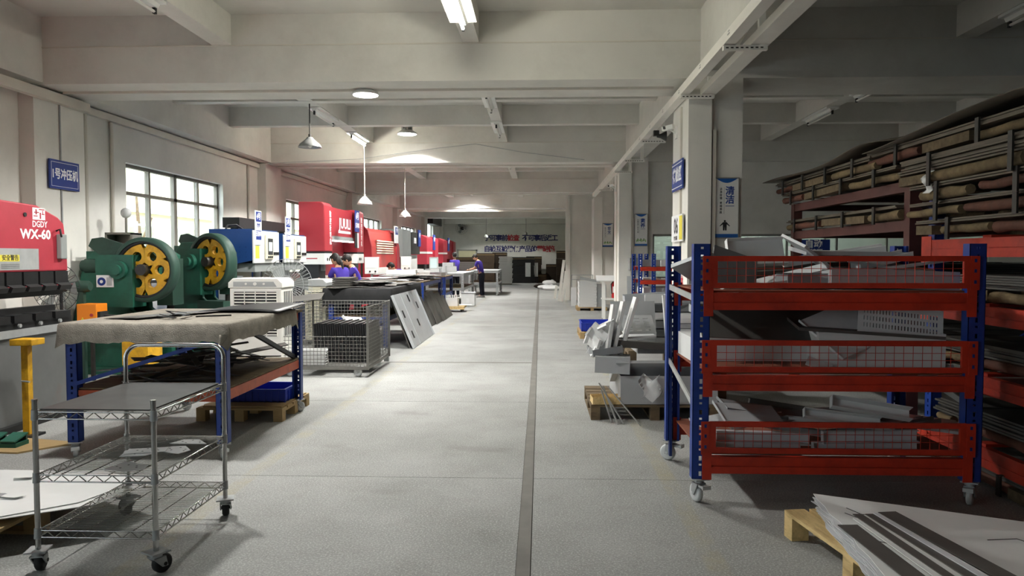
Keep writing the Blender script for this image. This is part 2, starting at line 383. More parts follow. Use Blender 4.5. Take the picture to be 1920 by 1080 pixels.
# windows
def window(n, a, b, z0, z1, cols, transom, x=WX - .14):
    w = struct(MB().box(x - .02, x + .16, a, b, z0 - .04, z0).build('window_%d' % n, 'plaster_white', loc=(x, (a + b) / 2, z0)))
    f = MB(); t = .055
    for z in (z0 + t / 2, z1 - t / 2, transom): f.bar((x, a, z), (x, b, z), .07, t)
    f.build('window_frame', 'window_frame', w)
    for i in range(cols + 1):
        y = a + (b - a) * i / cols
        y = min(max(y, a + .03), b - .03)
        MB().bar((x, y, z0), (x, y, z1), .075 if i % 2 else .07, .06 if i != cols // 2 else .11, up=(0, 1, 0)).build('mullion', 'window_frame', w)
    for i in range(cols):
        p, q = a + (b - a) * i / cols + .03, a + (b - a) * (i + 1) / cols - .03
        for lo, hi in ((z0 + .05, transom - .03), (transom + .03, z1 - .05)):
            MB().box(x - .005, x + .003, p, q, lo, hi).build('pane', 'glass', w)
    pl = bpy.data.lights.new('portal', 'AREA'); pl.shape = 'RECTANGLE'; pl.size = z1 - z0; pl.size_y = b - a; pl.cycles.is_portal = True
    po = bpy.data.objects.new('window_portal', pl); COL.objects.link(po); po.location = (WX - .3, (a + b) / 2, (z0 + z1) / 2); po.rotation_euler = (0, R(-90), 0)
    return w
for i, (a, b) in enumerate(WINS): window(i + 1, a, b, 1.15, 3.11, 4, 2.64)
w5 = window(5, 42.3, 45.9, .02, 3.62, 2, 2.6)
# partition windows (lit office behind)
def pwin(n, a, b, z0, z1, cols, y=17.48):
    w = struct(MB().box(a, b, y - .08, y + .1, z0 - .05, z0).build('window_%d' % n, 'alu_frame', loc=((a + b) / 2, y, z0)))
    f = MB()
    for z in (z0 + .02, z1 - .025): f.bar((a, y, z), (b, y, z), .06, .05)
    for i in range(cols + 1):
        xx = min(max(a + (b - a) * i / cols, a + .02), b - .02); f.bar((xx, y, z0), (xx, y, z1), .04, .06, up=(0, 1, 0))
    f.build('window_frame', 'alu_frame', w)
    for i in range(cols): MB().box(a + (b - a) * i / cols + .02, a + (b - a) * (i + 1) / cols - .02, y - .004, y + .004, z0 + .04, z1 - .05).build('pane', 'glass_green', w)
pwin(6, 2.6, 4.4, 1.1, 2.13, 2); pwin(7, 4.55, 10.2, 1.1, 2.13, 5)
of = struct(MB().box(2.7, RX, 21.0, 21.1, 0, BZ).build('wall_office', 'plaster_white'))
# glazed door in the side wall
d = struct(MB().box(2.40, 2.47, 20.2, 20.3, .0, 2.13).build('door_1', 'window_frame', loc=(2.44, 21.9, 0)))
f = MB().box(2.40, 2.47, 23.5, 23.6, 0, 2.13).box(2.40, 2.47, 20.2, 23.6, 2.06, 2.13).box(2.42, 2.47, 21.85, 21.95, 0, 2.06)
f.build('door_frame', 'window_frame', d)
for a, b in ((20.3, 21.85), (21.95, 23.5)): MB().box(2.44, 2.45, a, b, .1, 2.06).build('pane', 'glass_green', d)
MB().box(2.38, 2.41, 22.0, 22.05, .95, 1.15).build('door_handle', 'galv', d)
# door in the back wall beside the slogan
d = struct(MB().box(-5.55, -5.45, FAR - .06, FAR, 0, 2.1).box(-4.3, -4.2, FAR - .06, FAR, 0, 2.1).box(-5.55, -4.2, FAR - .06, FAR, 2.02, 2.1).build('door_2', 'alu_frame', loc=(-4.9, FAR, 0)))
MB().box(-5.45, -4.3, FAR - .03, FAR - .005, .05, 2.02).build('door_leaf', 'facade', d)
MB().box(-4.45, -4.4, FAR - .06, FAR - .03, .95, 1.1).build('door_handle', 'galv', d)
# skirting band of grey paint on the left wall
# outside: neighbouring facade, fence and trees seen through the glass
nb = thing('neighbour_building', (-13.5, 22, 0), 'pale cream building seen through the left wall windows', 'building')
MB().box(-14.2, -13.6, 4, 50, 0, 5.2).build('wall', 'facade', nb)
MB().box(-13.62, -13.35, 4, 50, 3.1, 3.3).build('ledge', 'plaster_white', nb)
for k in range(14):
    w = MB().box(-13.62, -13.55, 5 + k * 3.2, 6.6 + k * 3.2, 1.1, 2.7).build('window', 'glass_green', nb)
fe = thing('metal_fence', (-10.2, 25, 0), 'pale metal fence outside the first left window', 'fence')
for k in range(22): MB().box(-10.23, -10.17, 8 + k * 1.5, 8.06 + k * 1.5, 0, 2.5).build('post', 'plaster_white', fe)
for z in (.6, 1.5, 2.4): MB().box(-10.22, -10.18, 8, 40, z, z + .05).build('rail', 'plaster_white', fe)
for k, (y, h) in enumerate(((19.2, 3.0), (20.6, 3.4))):
    t = thing('tree', (-11.3, y, 0), ('slim tree trunk outside the first left window, nearer one', 'slim tree outside the first left window, farther one')[k], 'tree', 'trees outside the windows')
    MB().tube([(-11.3, y, 0), (-11.25, y + .05, h * .5), (-11.4, y + .15, h)], .08, 7, [.1, .07, .03]).build('trunk', 'wood_old', t)
    MB().tube([(-11.27, y + .02, h * .55), (-11.1, y + .4, h * .8)], .03, 6).build('branch', 'wood_old', t)
gd = MB().box(-40, WX - .3, -10, 70, -.3, -.05).build('ground', 'concrete', loc=(0, 0, 0)); struct(gd)

# ---------------------------------------------------------------- lamps of the hall and added fill lamps
def spot(name, loc, watts, parent, deg=136, blend=.12, col=LED_COL, rad=.16):
    l = bpy.data.lights.new(name, 'SPOT'); l.energy = watts; l.spot_size = R(deg); l.spot_blend = blend; l.shadow_soft_size = rad; l.color = col
    o = bpy.data.objects.new(name, l); COL.objects.link(o); o.parent = parent; o.location = Vector(loc) - WL[parent]; return o
def high_bay(x, y, z, label, lit=True, r=.22, m='lamp_grey', power=1.0):
    t = thing('high_bay_lamp', (x, y, z), label, 'lamp', 'round high-bay lamps')
    MB().lathe([(.09, .16), (.09, .05), (.13, .04), (r, -.02), (r, -.045), (r - .012, -.045)], (x, y, z), n=28).build('reflector', m, t)
    h = MB()
    for k in range(14):
        a = k * math.pi * 2 / 14; h.ob((x + .1 * math.cos(a), y + .1 * math.sin(a), z + .11), (.05, .008, .12), (0, 0, a))
    h.build('heat_fins', m, t)
    MB().cyl((x, y, z + .16), (x, y, CZ), .012, 8).build('hanger', 'lamp_grey', t)
    MB().cyl((x, y, z - .05), (x, y, z - .046), r - .015, 28).build('diffuser', 'led_disc' if lit else 'lamp_white', t)
    if lit: spot('lamp_light', (x, y, z - .06), LED_W * power, t)
    return t
high_bay(-3.05, 5.5, 4.4, 'lit round ceiling lamp in the nearest bay, above the top of the picture', power=.66)
t = thing('high_bay_lamp', (-2.29, 9.8, 3.73), 'flat lit white round lamp fixed under the nearest cross beam, largest glowing disc', 'lamp', 'round high-bay lamps')
MB().lathe([(.12, .05), (.165, .02), (.172, 0), (.165, -.01)], (-2.29, 9.8, 3.73), n=32).build('housing', 'lamp_white', t)
MB().cyl((-2.29, 9.8, 3.715), (-2.29, 9.8, 3.719), .16, 32).build('diffuser', 'led_disc', t)
spot('lamp_light', (-2.29, 9.8, 3.70), LED_W * .8, t, deg=168, blend=.4)
high_bay(-3.0, 13.0, 4.45, 'lit lamp between the first two beams, hidden above the nearest beam', power=.8)
high_bay(-2.95, 16.55, 4.36, 'lit lamp with dark finned housing, casting a bright arc on the second beam')
high_bay(-3.0, 21.8, 4.4, 'lit lamp hidden behind the second cross beam', power=1.1)
high_bay(-3.0, 29.2, 4.45, 'unseen added lamp behind the third cross beam, brightening the far hall', power=1.0)  # added out of view to brighten the far hall
high_bay(-2.6, 45.5, 4.5, 'unseen added lamp behind the far beams, brightening the slogan wall', power=.5)  # invented lamp kept out of sight, lifts the dark back wall
high_bay(-3.0, 32.5, 4.36, 'lit lamp behind the third beam casting a far bright arc', power=1.1)
high_bay(-3.6, 36.6, 4.5, 'small lit disc lamp at the far end of the ceiling', power=.8)
high_bay(7.35, 13.2, 4.42, 'unlit dark round lamp above the sheet metal racks', lit=False, m='lamp_black')
def pendant(x, y, z, label, m, lit=False, rod='lamp_black', r=.16, top=SZ):
    t = thing('pendant_lamp', (x, y, z), label, 'lamp', 'pendant lamps on rods')
    MB().lathe([(.03, .17), (.05, .165), (.055, .15), (.1, .11), (r * .86, .05), (r, .0), (r, -.008), (r - .01, 0), (.05, .13)], (x, y, z), n=24, caps=False).build('lamp_shade', m, t)
    MB().cyl((x, y, z + .16), (x, y, top), .011, 8).cyl((x, y, z + .15), (x, y, z + .22), .025, 10).build('rod', rod, t)
    MB().ball((x, y, z + .04), (.04, .04, .06)).build('bulb', 'bulb_lit' if lit else 'lamp_white', t)
    if lit: spot('lamp_light', (x, y, z - .02), 60, t, deg=165, blend=.5, col=(1, .97, .92), rad=.05)
pendant(-3.98, 12.85, 3.5, 'grey metal pendant lamp on a dark rod, unlit and nearest', 'lamp_grey', r=.2)
pendant(-3.98, 16.85, 2.8, 'white pendant lamp on a long white rod, unlit, above the red press brake', 'lamp_white', rod='conduit', r=.17)
pendant(-3.98, 21.9, 2.8, 'white pendant lamp on a long rod, glowing brightly', 'lamp_white', True, rod='conduit', r=.17)
pendant(-3.3, 45.5, 2.8, 'tiny far pendant bulb on a thin cord before the back wall', 'lamp_white', rod='lamp_black', r=.12, top=CZ)
pendant(-.9, 47, 3.0, 'thin far pendant cord lamp above the slogan on back wall', 'lamp_black', rod='lamp_black', r=.1, top=CZ)
def tube_fixture(x, y0, z, label, lit=False, L=1.25, w=.22):
    t = thing('tube_light', (x, y0 + L / 2, z), label, 'lamp', 'tube lights under the small ceiling beams')
    MB().box(x - w / 2, x + w / 2, y0, y0 + L, z - .03, z).build('batten', 'lamp_white', t)
    MB().prism([(x - .05, z - .03), (x + .05, z - .03), (x + .03, z - .07), (x - .03, z - .07)], 'y', y0 + .01, y0 + L - .01).build('housing', 'lamp_white', t)
    for y in (y0 + .03, y0 + L - .03): MB().box(x - .015, x + .015, y - .02, y + .02, z - .13, z - .06).build('socket', 'rubber', t)
    MB().cyl((x, y0 + .04, z - .11), (x, y0 + L - .04, z - .11), .016, 10).build('tube', 'tube_lit' if lit else 'tube_off', t)
zt = SZ - .002
tube_fixture(-.86, 6.9, zt, 'lit twin-reflector tube lamp at the top of the picture', True, L=1.5, w=.3)
tube_fixture(-3.98, 13.1, zt, 'unlit tube lamp beside the grey pendant lamp'); tube_fixture(-3.98, 15.7, zt, 'lit tube lamp just before the second beam', True)
tube_fixture(-.86, 11.9, zt, 'unlit tube lamp on the middle small beam, nearer one'); tube_fixture(-.86, 14.6, zt, 'unlit tube lamp on the middle small beam, farther one')
tube_fixture(-3.98, 19.6, zt, 'unlit tube lamp behind the second beam, left side'); tube_fixture(-.86, 20.2, zt, 'unlit tube lamp behind the second beam, middle')
tube_fixture(-3.98, 6.4, zt, 'unlit tube lamp on the left small beam, top of the picture', L=1.3)
tube_fixture(5.12, 7.2, zt, 'unlit tube lamp at the top right corner of the picture', L=1.3)
tube_fixture(5.12, 11.2, zt, 'unlit tube lamp right of the white pillar, nearer one'); tube_fixture(5.12, 13.4, zt, 'unlit tube lamp right of the white pillar, farther one')
# cable trunking on the left wall and conduits
t = thing('cable_trunking', (WX + .06, 20, 3.7), 'long pale cable trunking along the left wall below the edge beam', 'trunking')
MB().box(WX + .2, WX + .3, NEAR + .1, 10.32, 3.62, 3.74).build('trunk', 'conduit', t)
for a, b in ((10.4, 17.25), (18.35, 25.2)): MB().box(WX, WX + .07, a, b, 3.67, 3.77).build('trunk', 'conduit', t)
for k, (y, z0, z1) in enumerate(((10.62, .1, 3.66), (11.28, .1, 3.66), (16.65, .2, 3.67))):
    tag(MB().cyl((WX + .035, y, z0), (WX + .035, y, z1), .028, 8).build('conduit_pipe', 'conduit'), ('vertical pale conduit pipe next to the blue punch press sign', 'vertical pale conduit pipe left of the first window', 'vertical thin conduit right of the first window')[k], 'pipe', 'conduits on the left wall')
tag(MB().cyl((WX + .212, 9.78, 0.1), (WX + .212, 9.78, 3.62), .012, 8).build('conduit_pipe', 'galv_dull'), 'thin dark vertical pipe behind the blue punch press sign', 'pipe', 'conduits on the left wall')
# main bus trunking hung on brackets, right of the aisle
t = thing('bus_trunking', (1.78, 10, 3.55), 'long white overhead trunking running along the pillars', 'trunking')
MB().box(1.68, 1.785, 1.5, 24.3, 3.55, 3.65).build('trunk', 'steel_trunk', t)
MB().box(1.785, 1.797, 1.5, 24.3, 3.64, 3.655).build('lid', 'steel_trunk', t)
mk = MB()
for k in range(18): mk.box(1.677, 1.68, 2 + k * 1.2, 2.07 + k * 1.2, 3.59, 3.6).box(1.677, 1.68, 2 + k * 1.2, 2.05 + k * 1.2, 3.615, 3.622)
mk.build('clips', 'lamp_grey', t)
tag(MB().box(1.93, 2.1, 1.5, 9.2, 3.55, 3.63).build('cable_tray', 'steel_trunk'), 'second pale cable tray beside the white overhead trunking', 'tray')
for k, y in enumerate((7.03, 9.12, 12.6, 15.1, 17.1, 21.6)):
    b = thing('trunking_bracket', (1.9, y, 3.5), 'perforated angle bracket holding the overhead trunking, number %s from the camera' % ('one', 'two', 'three', 'four', 'five', 'six')[k], 'bracket', 'trunking brackets')
    MB().box(1.68, 2.08, y - .02, y + .03, 3.50, 3.545).build('arm', 'steel_trunk', b)
    MB().box(2.0, 2.06, y - .02, y + .03, 3.545, 4.24 if k != 1 else 3.76).build('hanger', 'steel_trunk', b)
    if k % 2 == 0: MB().bar((1.8, y, 3.545), (2.02, y, 3.9), .04).build('brace', 'steel_trunk', b)
    hl = MB()
    for q in range(8): hl.box(1.70 + q * .045, 1.725 + q * .045, y - .0215, y - .0195, 3.515, 3.527)
    hl.build('slots', 'lamp_black', b)
# sagging cables across the second beam
for k, (pts, lab) in enumerate((([(-6.3, 17.25, 3.78), (-4.2, 17.2, 3.86), (-2.4, 17.22, 4.1), (-1.5, 17.25, 4.2), (-.4, 17.22, 4.0), (1.0, 17.2, 3.82)], 'thin cable sagging across the face of the second cross beam'),
                                ([(-5, 33.2, 3.74), (-3, 33.15, 3.72), (0, 33.15, 3.68), (1.6, 33.2, 3.78)], 'thin sagging cable below the far beams'))):
    tag(MB().tube(pts, .007, 6).build('cable', 'galv_dull'), lab, 'cable')
tag(MB().box(-6.3, 1.8, 33.18, 33.26, 3.62, 3.7).build('cable_tray', 'conduit'), 'far pale cable tray crossing below the third beam', 'tray')
# unseen lamps added behind the partition to brighten its glass
high_bay(6.2, 19.4, 4.4, 'unseen lamp added to brighten the office behind the partition glass', power=.45)
high_bay(3.6, 19.6, 4.4, 'unseen lamp added to brighten the corridor behind the partition glass', power=.2)
ORD = ['first', 'second', 'third', 'fourth', 'fifth', 'sixth', 'seventh', 'eighth', 'ninth', 'tenth', 'eleventh', 'twelfth', 'thirteenth', 'fourteenth', 'fifteenth', 'sixteenth', 'seventeenth', 'eighteenth', 'nineteenth', 'twentieth']
# ---------------------------------------------------------------- helpers for steel furniture
def upright(x, y, z0, z1, w=.1, d=.07, back=1, pitch=.05, t=.004):
    """punched C-section post, face towards -y (back=1) or +y, real holes in the face"""
    b = MB(); x0, x1 = x - w / 2, x + w / 2; ya = y if back == 1 else y - t; yb = y + back * d
    b.box(x0, x0 + t, min(y, yb), max(y, yb), z0, z1).box(x1 - t, x1, min(y, yb), max(y, yb), z0, z1)
    b.box(x0, x - .009, ya, ya + t, z0, z1).box(x + .009, x1, ya, ya + t, z0, z1)
    z = z0; k = 0
    while z < z1 - .001:
        h = min(pitch - (.03 if k % 2 == 0 else .014), z1 - z); b.box(x - .009, x + .009, ya, ya + t, z, z + h); z += pitch; k += 1
    l = .018
    b.box(x0, x0 + l, yb - t / 2, yb + t / 2, z0, z1).box(x1 - l, x1, yb - t / 2, yb + t / 2, z0, z1)
    return b
def caster(parent, x, y, z, r=.06, wm='pvc', a=0, brake=True, name='caster'):
    """swivel caster below z: plate, fork, wheel, brake pedal; a = heading"""
    c = MB().box(-.05, .05, -.05, .05, -.008, 0).cyl((0, 0, -.035), (0, 0, -.008), .03, 12)
    c.box(-.032, -.026, -.03, .035, -.035, -.03).box(.026, .032, -.03, .035, -.035, -.03)
    c.box(-.032, .032, -.03, .035, -.036, -.03)
    for s in (-.029, .029): c.prism([(-.03, -.035), (.035, -.035), (.045, -(z - r) - .012), (.015, -(z - r) - .012)], 'x', s - .003, s + .003)
    w = MB().lathe([(r * .45, -.018), (r * .8, -.02), (r, -.012), (r, .012), (r * .8, .02), (r * .45, .018)], (0, .03, -(z - r)), 'x', 18).cyl((-.034, .03, -(z - r)), (.034, .03, -(z - r)), .01, 8)
    for q in (c, w): q.rot((0, 0, 0), (0, 0, a)).move((x, y, z))
    o = c.build(name, 'galv_dull', parent); w.build('wheel', wm, o)
    if brake: MB().box(-.025, .025, -.085, -.03, -.05, -.035).box(-.03, .03, -.095, -.08, -.055, -.03).rot((0, 0, 0), (0, 0, a)).move((x, y, z)).build('brake_pedal', 'galv', o)
    return o
def beam_x(b, x0, x1, y, z0, z1, d=.05):
    """stepped rack beam running along x, with a pressed groove"""
    h = z1 - z0
    b.box(x0, x1, y, y + d, z0, z0 + h * .42).box(x0, x1, y + .008, y + d, z0 + h * .42, z0 + h * .5).box(x0, x1, y, y + d, z0 + h * .5, z1)
    return b
def beam_y(b, x, y0, y1, z0, z1, d=.05):
    h = z1 - z0
    b.box(x, x + d, y0, y1, z0, z0 + h * .42).box(x + .008, x + d, y0, y1, z0 + h * .42, z0 + h * .5).box(x, x + d, y0, y1, z0 + h * .5, z1)
    return b
def channel(c, L, w, h, rot, t=.003, holes=0):
    """folded U channel, long axis x"""
    b = MB().box(-L / 2, L / 2, -w / 2, w / 2, 0, t).box(-L / 2, L / 2, -w / 2, -w / 2 + t, t, h).box(-L / 2, L / 2, w / 2 - t, w / 2, t, h)
    b.box(-L / 2, -L / 2 + t, -w / 2 + t, w / 2 - t, t, h * .9)
    return b.rot((0, 0, 0), rot).move(c)
def tray(c, L, w, h, rot, t=.003):
    b = MB().box(-L / 2, L / 2, -w / 2, w / 2, 0, t)
    for s in (-1, 1): b.box(-L / 2, L / 2, s * w / 2 - t / 2, s * w / 2 + t / 2, t, h).box(s * L / 2 - t / 2, s * L / 2 + t / 2, -w / 2 + t, w / 2 - t, t, h)
    return b.rot((0, 0, 0), rot).move(c)
def plate(c, L, w, t, rot, flange=0.0):
    b = MB().box(-L / 2, L / 2, -w / 2, w / 2, 0, t)
    if flange: b.box(-L / 2, L / 2, -w / 2, -w / 2 + t, t, flange).box(-L / 2, -L / 2 + t, -w / 2 + t, w / 2, t, flange)
    return b.rot((0, 0, 0), rot).move(c)
def slotted(c, L, h, nx, nz, rot, t=.003, sw=.35, sh=.62):
    """upright sheet with real slots; face -y, long axis x"""
    b = MB(); m = .03; cw = (L - 2 * m) / nx; ch = (h - 2 * m) / nz
    b.box(-L / 2, L / 2, 0, t, 0, m).box(-L / 2, L / 2, 0, t, h - m, h).box(-L / 2, -L / 2 + m, 0, t, m, h - m).box(L / 2 - m, L / 2, 0, t, m, h - m)
    for j in range(nz):
        z = m + j * ch
        b.box(-L / 2 + m, L / 2 - m, 0, t, z, z + ch * (1 - sh) / 2).box(-L / 2 + m, L / 2 - m, 0, t, z + ch * (1 + sh) / 2, z + ch)
        for i in range(nx + 1):
            xx = -L / 2 + m + i * cw; w = cw * (1 - sw)
            a, e = max(xx - w / 2, -L / 2 + m), min(xx + w / 2, L / 2 - m)
            b.box(a, e, 0, t, z + ch * (1 - sh) / 2, z + ch * (1 + sh) / 2)
    return b.rot((0, 0, 0), rot).move(c)
def pallet(x0, x1, y0, y1, label, m='wood', h=.14, along='y', n=5, base=True):
    """top boards run along `along`; bearers across"""
    t = thing('wooden_pallet', ((x0 + x1) / 2, (y0 + y1) / 2, 0), label, 'pallet', 'wooden pallets')
    A, Bq = ((x0, x1) if along == 'y' else (y0, y1)), ((y0, y1) if along == 'y' else (x0, x1))
    wd = (A[1] - A[0]) / n
    def bx(a0, a1, b0, b1, z0, z1): return MB().box(a0, a1, b0, b1, z0, z1) if along == 'y' else MB().box(b0, b1, a0, a1, z0, z1)
    for i in range(n): bx(A[0] + i * wd, A[0] + (i + .8) * wd + (.2 * wd if i == n - 1 else 0), Bq[0], Bq[1], h - .02, h).build('board', m, t)
    for k in range(3):
        p = Bq[0] + (Bq[1] - Bq[0] - .09) * k / 2
        bx(A[0], A[1], p, p + .09, h - .04, h - .02).build('bearer', m, t)
        for j in range(3):
            q = A[0] + (A[1] - A[0] - .1) * j / 2; bx(q, q + .1, p, p + .09, .018 if base else 0, h - .04).build('block', m, t)
        if base: bx(A[0], A[1], p, p + .09, 0, .018).build('foot_board', m, t)
    return t

# ---------------------------------------------------------------- red and blue trolley rack (right foreground)
X0, X1, Y0, Y1 = 1.035, 2.76, 4.82, 5.9
t = thing('trolley_rack', ((X0 + X1) / 2, (Y0 + Y1) / 2, 0), 'blue and red steel trolley rack with wire mesh guards, full of sheet metal parts', 'rack')
for x in (X0, X1):
    for y, bk in ((Y0, 1), (Y1, -1)):
        upright(x, y, .165, 1.685, .105, .075, bk).build('post', 'blue', t)
        caster(t, x, y + bk * .03, .165, .062, a=R(20 if x < 2 else -35) + (0 if bk == 1 else .6))
LV = ((1.262, 1.372), (.743, .842), (.205, .314))
for z0, z1 in LV:
    for y in (Y0 - .012, Y1 - .04):
        bm = beam_x(MB(), X0 + .06, X1 - .06, y, z0, z1).build('beam', 'red_rack', t)
        for x in (X0 + .01, X1 - .07):
            MB().box(x, x + .06, y - .004, y, z0 - .04, z1 + .03).build('end_plate', 'red_rack', bm)
    for k in range(4):
        yy = Y0 + .05 + k * .255; MB().box(X0 + .03, X1 - .03, yy, yy + .25, z1 + .001, z1 + .013).build('shelf_board', 'ply', t)
for z0, z1 in ((1.402, 1.607), (.865, 1.069), (.340, .544)):
    y = Y0 - .02; g = MB(); u = .034
    g.box(X0 + .055, X1 - .055, y, y + .02, z0, z0 + u).box(X0 + .055, X1 - .055, y, y + .02, z1 - u, z1)
    for a in (X0 + .055, X1 - .095): g.box(a, a + .04, y, y + .02, z0 + u, z1 - u)
    fr = g.build('mesh_guard', 'red_rack', t)
    w = MB(); n = 26
    for k in range(1, n): xx = X0 + .1 + (X1 - X0 - .2) * k / n; w.cyl((xx, y + .012, z0 + u), (xx, y + .012, z1 - u), .002, 5)
    for k in (1, 2): zz = z0 + u + (z1 - z0 - 2 * u) * k / 3; w.cyl((X0 + .09, y + .009, zz), (X1 - .09, y + .009, zz), .002, 5)
    tag(w.build('wire_grid', 'red_rack', fr), kind='stuff')
    for a in (X0, X1 - .055): MB().box(a, a + .055, y - .004, y + .002, z0 - .01, z1).build('end_plate', 'red_rack', fr)
    hs = MB()
    for a in (X0 + .02, X1 - .035):
        for q in (.03, .1, .165): hs.box(a, a + .015, y - .0055, y - .004, z0 + q, z0 + q + .022)
    hs.build('hook_holes', 'blue_dark', fr)
for x in (X0 - .03, X1 + .03):
    MB().bar((x, Y0 + .04, 1.33), (x, Y1 - .04, 1.37), .012, .04).build('side_bar', 'galv', t)
    MB().bar((x, Y0 + .04, .62), (x, Y1 - .04, .80), .012, .04).build('side_bar', 'galv', t)
    MB().bar((x + .012, Y1 - .08, .05), (x + .012, Y1 - .02, 1.3), .05, .02, up=(1, 0, 0)).build('diagonal_brace', 'blue_dark', t)
# -- parts on its shelves
def parts(lst, shelf, holder, group):
    for k, (bd, m, desc) in enumerate(lst):
        tag(bd.build('sheet_metal_part', m), '%s, on %s of trolley rack' % (desc, shelf), 'metal part', group)
TZ, MZ, LZ = 1.387, .857, .329
HR = 'red mesh trolley rack'
parts([
 (plate((1.2, 5.42, TZ + .1), .42, .32, .004, (R(-20), R(24), R(38)), .03), 'part_mid', 'tilted grey sheet sticking out past the post'),
 (plate((1.35, 5.25, TZ + .12), .34, .3, .004, (R(62), R(18), R(10)), .0), 'part_mid', 'grey square sheet standing tilted behind the mesh'),
 (plate((1.9, 5.72, TZ + .005), 1.5, .2, .17, (0, 0, R(1))), 'sheet_dark', 'dark stack of panels along the back edge'),
 (plate((1.75, 5.5, TZ + .02), .9, .22, .1, (0, R(-3), R(-3))), 'sheet_dark', 'dark flat bundle under the loose parts'),
 (channel((1.56, 5.5, TZ + .24), .42, .2, .07, (R(72), R(-2), R(2))), 'part_white', 'light grey folded channel with bolt holes on its edge'),
 (plate((1.62, 5.3, TZ + .05), .75, .12, .005, (R(25), R(-14), R(-6)), .02), 'part_white', 'white bent strip leaning upward'),
 (plate((1.98, 5.05, TZ + .09), 1.55, .07, .006, (R(6), R(-7.5), R(2)), .02), 'part_grey', 'long thin grey strip crossing the mesh'),
 (plate((1.9, 5.35, TZ + .22), .38, .3, .004, (R(20), R(32), R(25)), .02), 'part_grey', 'grey triangular looking sheet leaning over'),
 (channel((2.0, 5.12, TZ + .005), .75, .2, .1, (0, 0, R(4))), 'part_mid', 'dark grey flat channel behind the mesh'),
 (channel((2.12, 5.5, TZ + .2), .7, .09, .05, (R(10), R(-9), R(-8))), 'part_white', 'white slim channel pointing up to the right'),
 (channel((2.3, 5.02, TZ + .004), .8, .2, .12, (R(-4), R(2), R(-3))), 'part_grey', 'pale grey channel with small holes behind the mesh'),
 (plate((2.2, 5.45, TZ + .24), .72, .35, .004, (R(6), R(1), R(2)), .03), 'part_grey', 'grey flat panel with folded edge on the pile'),
 (channel((2.38, 5.3, TZ + .17), .4, .12, .05, (R(8), R(-12), R(10))), 'part_white', 'short white channel lying on the pile'),
 (plate((2.42, 5.25, TZ + .15), .6, .25, .004, (R(12), R(10), R(-12)), .02), 'part_mid', 'grey sheet sloping down at the end'),
 (channel((2.45, 5.0, TZ + .06), .5, .1, .05, (0, R(4), R(2))), 'part_white', 'slim pale bar near the end'),
], 'top shelf', HR, 'sheet metal parts on the trolley rack')
parts([
 (plate((1.62, 5.1, TZ - .012 + .0), 1.1, .1, .01, (0, 0, 0)), 'part_grey', 'thin pale strip poking from under the guard'),
 (plate((2.3, 5.0, TZ - .012), .8, .12, .012, (0, 0, R(1))), 'part_white', 'thin white strip poking from under the guard'),
], 'top shelf edge', HR, 'sheet metal parts on the trolley rack')
parts([
 (plate((1.55, 5.6, MZ), .95, .45, .17, (0, 0, R(1))), 'part_white', 'white stacked panels at the back'),
 (plate((1.62, 5.42, MZ + .27), .95, .4, .006, (R(32), R(2), R(-2)), .0), 'sheet_dark', 'big dark grey panel leaning back'),
 (plate((1.84, 4.98, MZ + .03), .16, .1, .004, (R(30), R(20), R(-20))), 'part_white', 'small white offcut'),
 (plate((2.1, 5.15, MZ + .26), .5, .42, .004, (R(35), R(-18), R(20)), .02), 'clear_film', 'hazy film wrapped sheet leaning to the left'),
 (plate((2.3, 5.4, MZ + .28), .4, .4, .004, (R(40), R(14), R(-10)), .02), 'clear_film', 'hazy film wrapped sheet leaning to the right'),
 (tray((2.28, 5.25, MZ + .003), .78, .55, .24, (0, 0, R(-8))), 'sheet_white', 'white sheet metal box with open top'),
 (plate((2.2, 5.2, MZ + .25), .9, .5, .006, (R(4), R(3), R(-8)), .02), 'sheet_dark', 'dark panel lying on the white box'),
 (slotted((2.38, 5.02, MZ + .22), .54, .2, 24, 3, (R(-14), R(6), R(-5))), 'part_white', 'white panel punched with rows of slots'),
 (plate((2.62, 5.1, MZ + .01), .16, .3, .004, (R(10), R(-25), 0), .03), 'part_grey', 'small grey bent offcut at the end'),
 (plate((1.5, 5.72, MZ + .32), .7, .2, .03, (R(3), 0, R(1)), .06), 'part_white', 'white panel high at the back of the pile'),
], 'middle shelf', HR, 'sheet metal parts on the trolley rack')
lo = []
for k in range(13):
    x = 1.2 + k * .108; w = random.choice((.08, .12, .2)); L = random.choice((.4, .55, .7))
    lo.append((channel((x + .1, 5.3 + random.uniform(-.15, .2), LZ + .05 + .03 * (k % 5)), L, w, .04, (R(random.uniform(-8, 8)), R(random.uniform(-10, 10)), R(random.uniform(-25, 25)))) if k % 3 else plate((x + .1, 5.3, LZ + .12 + .02 * (k % 4)), L, .28, .004, (R(random.uniform(-6, 14)), R(random.uniform(-10, 10)), R(random.uniform(-20, 20))), .02),
               ('part_grey', 'part_mid', 'part_white', 'part_mid', 'sheet_dark')[k % 5], ('pale grey', 'mid grey', 'white', 'greyish', 'dark grey')[k % 5] + ' folded part, %s from the left' % ORD[k]))
lo.append((channel((1.46, 4.93, LZ + .09), .62, .08, .05, (R(90), R(1.5), R(1))), 'sheet_lav', 'pale bar with end holes behind the mesh, upper')); lo.append((channel((1.42, 4.93, LZ + .02), .58, .08, .055, (R(90), R(1), 0)), 'sheet_lav', 'pale bar with end holes behind the mesh, lower'))
lo.append((channel((2.15, 4.93, LZ + .1), .62, .08, .045, (R(90), R(-1), R(1))), 'sheet_lav', 'pale bar right of centre behind the mesh, upper')); lo.append((channel((2.12, 4.93, LZ + .03), .68, .08, .045, (R(90), R(-1), 0)), 'sheet_lav', 'pale bar right of centre behind the mesh, lower'))
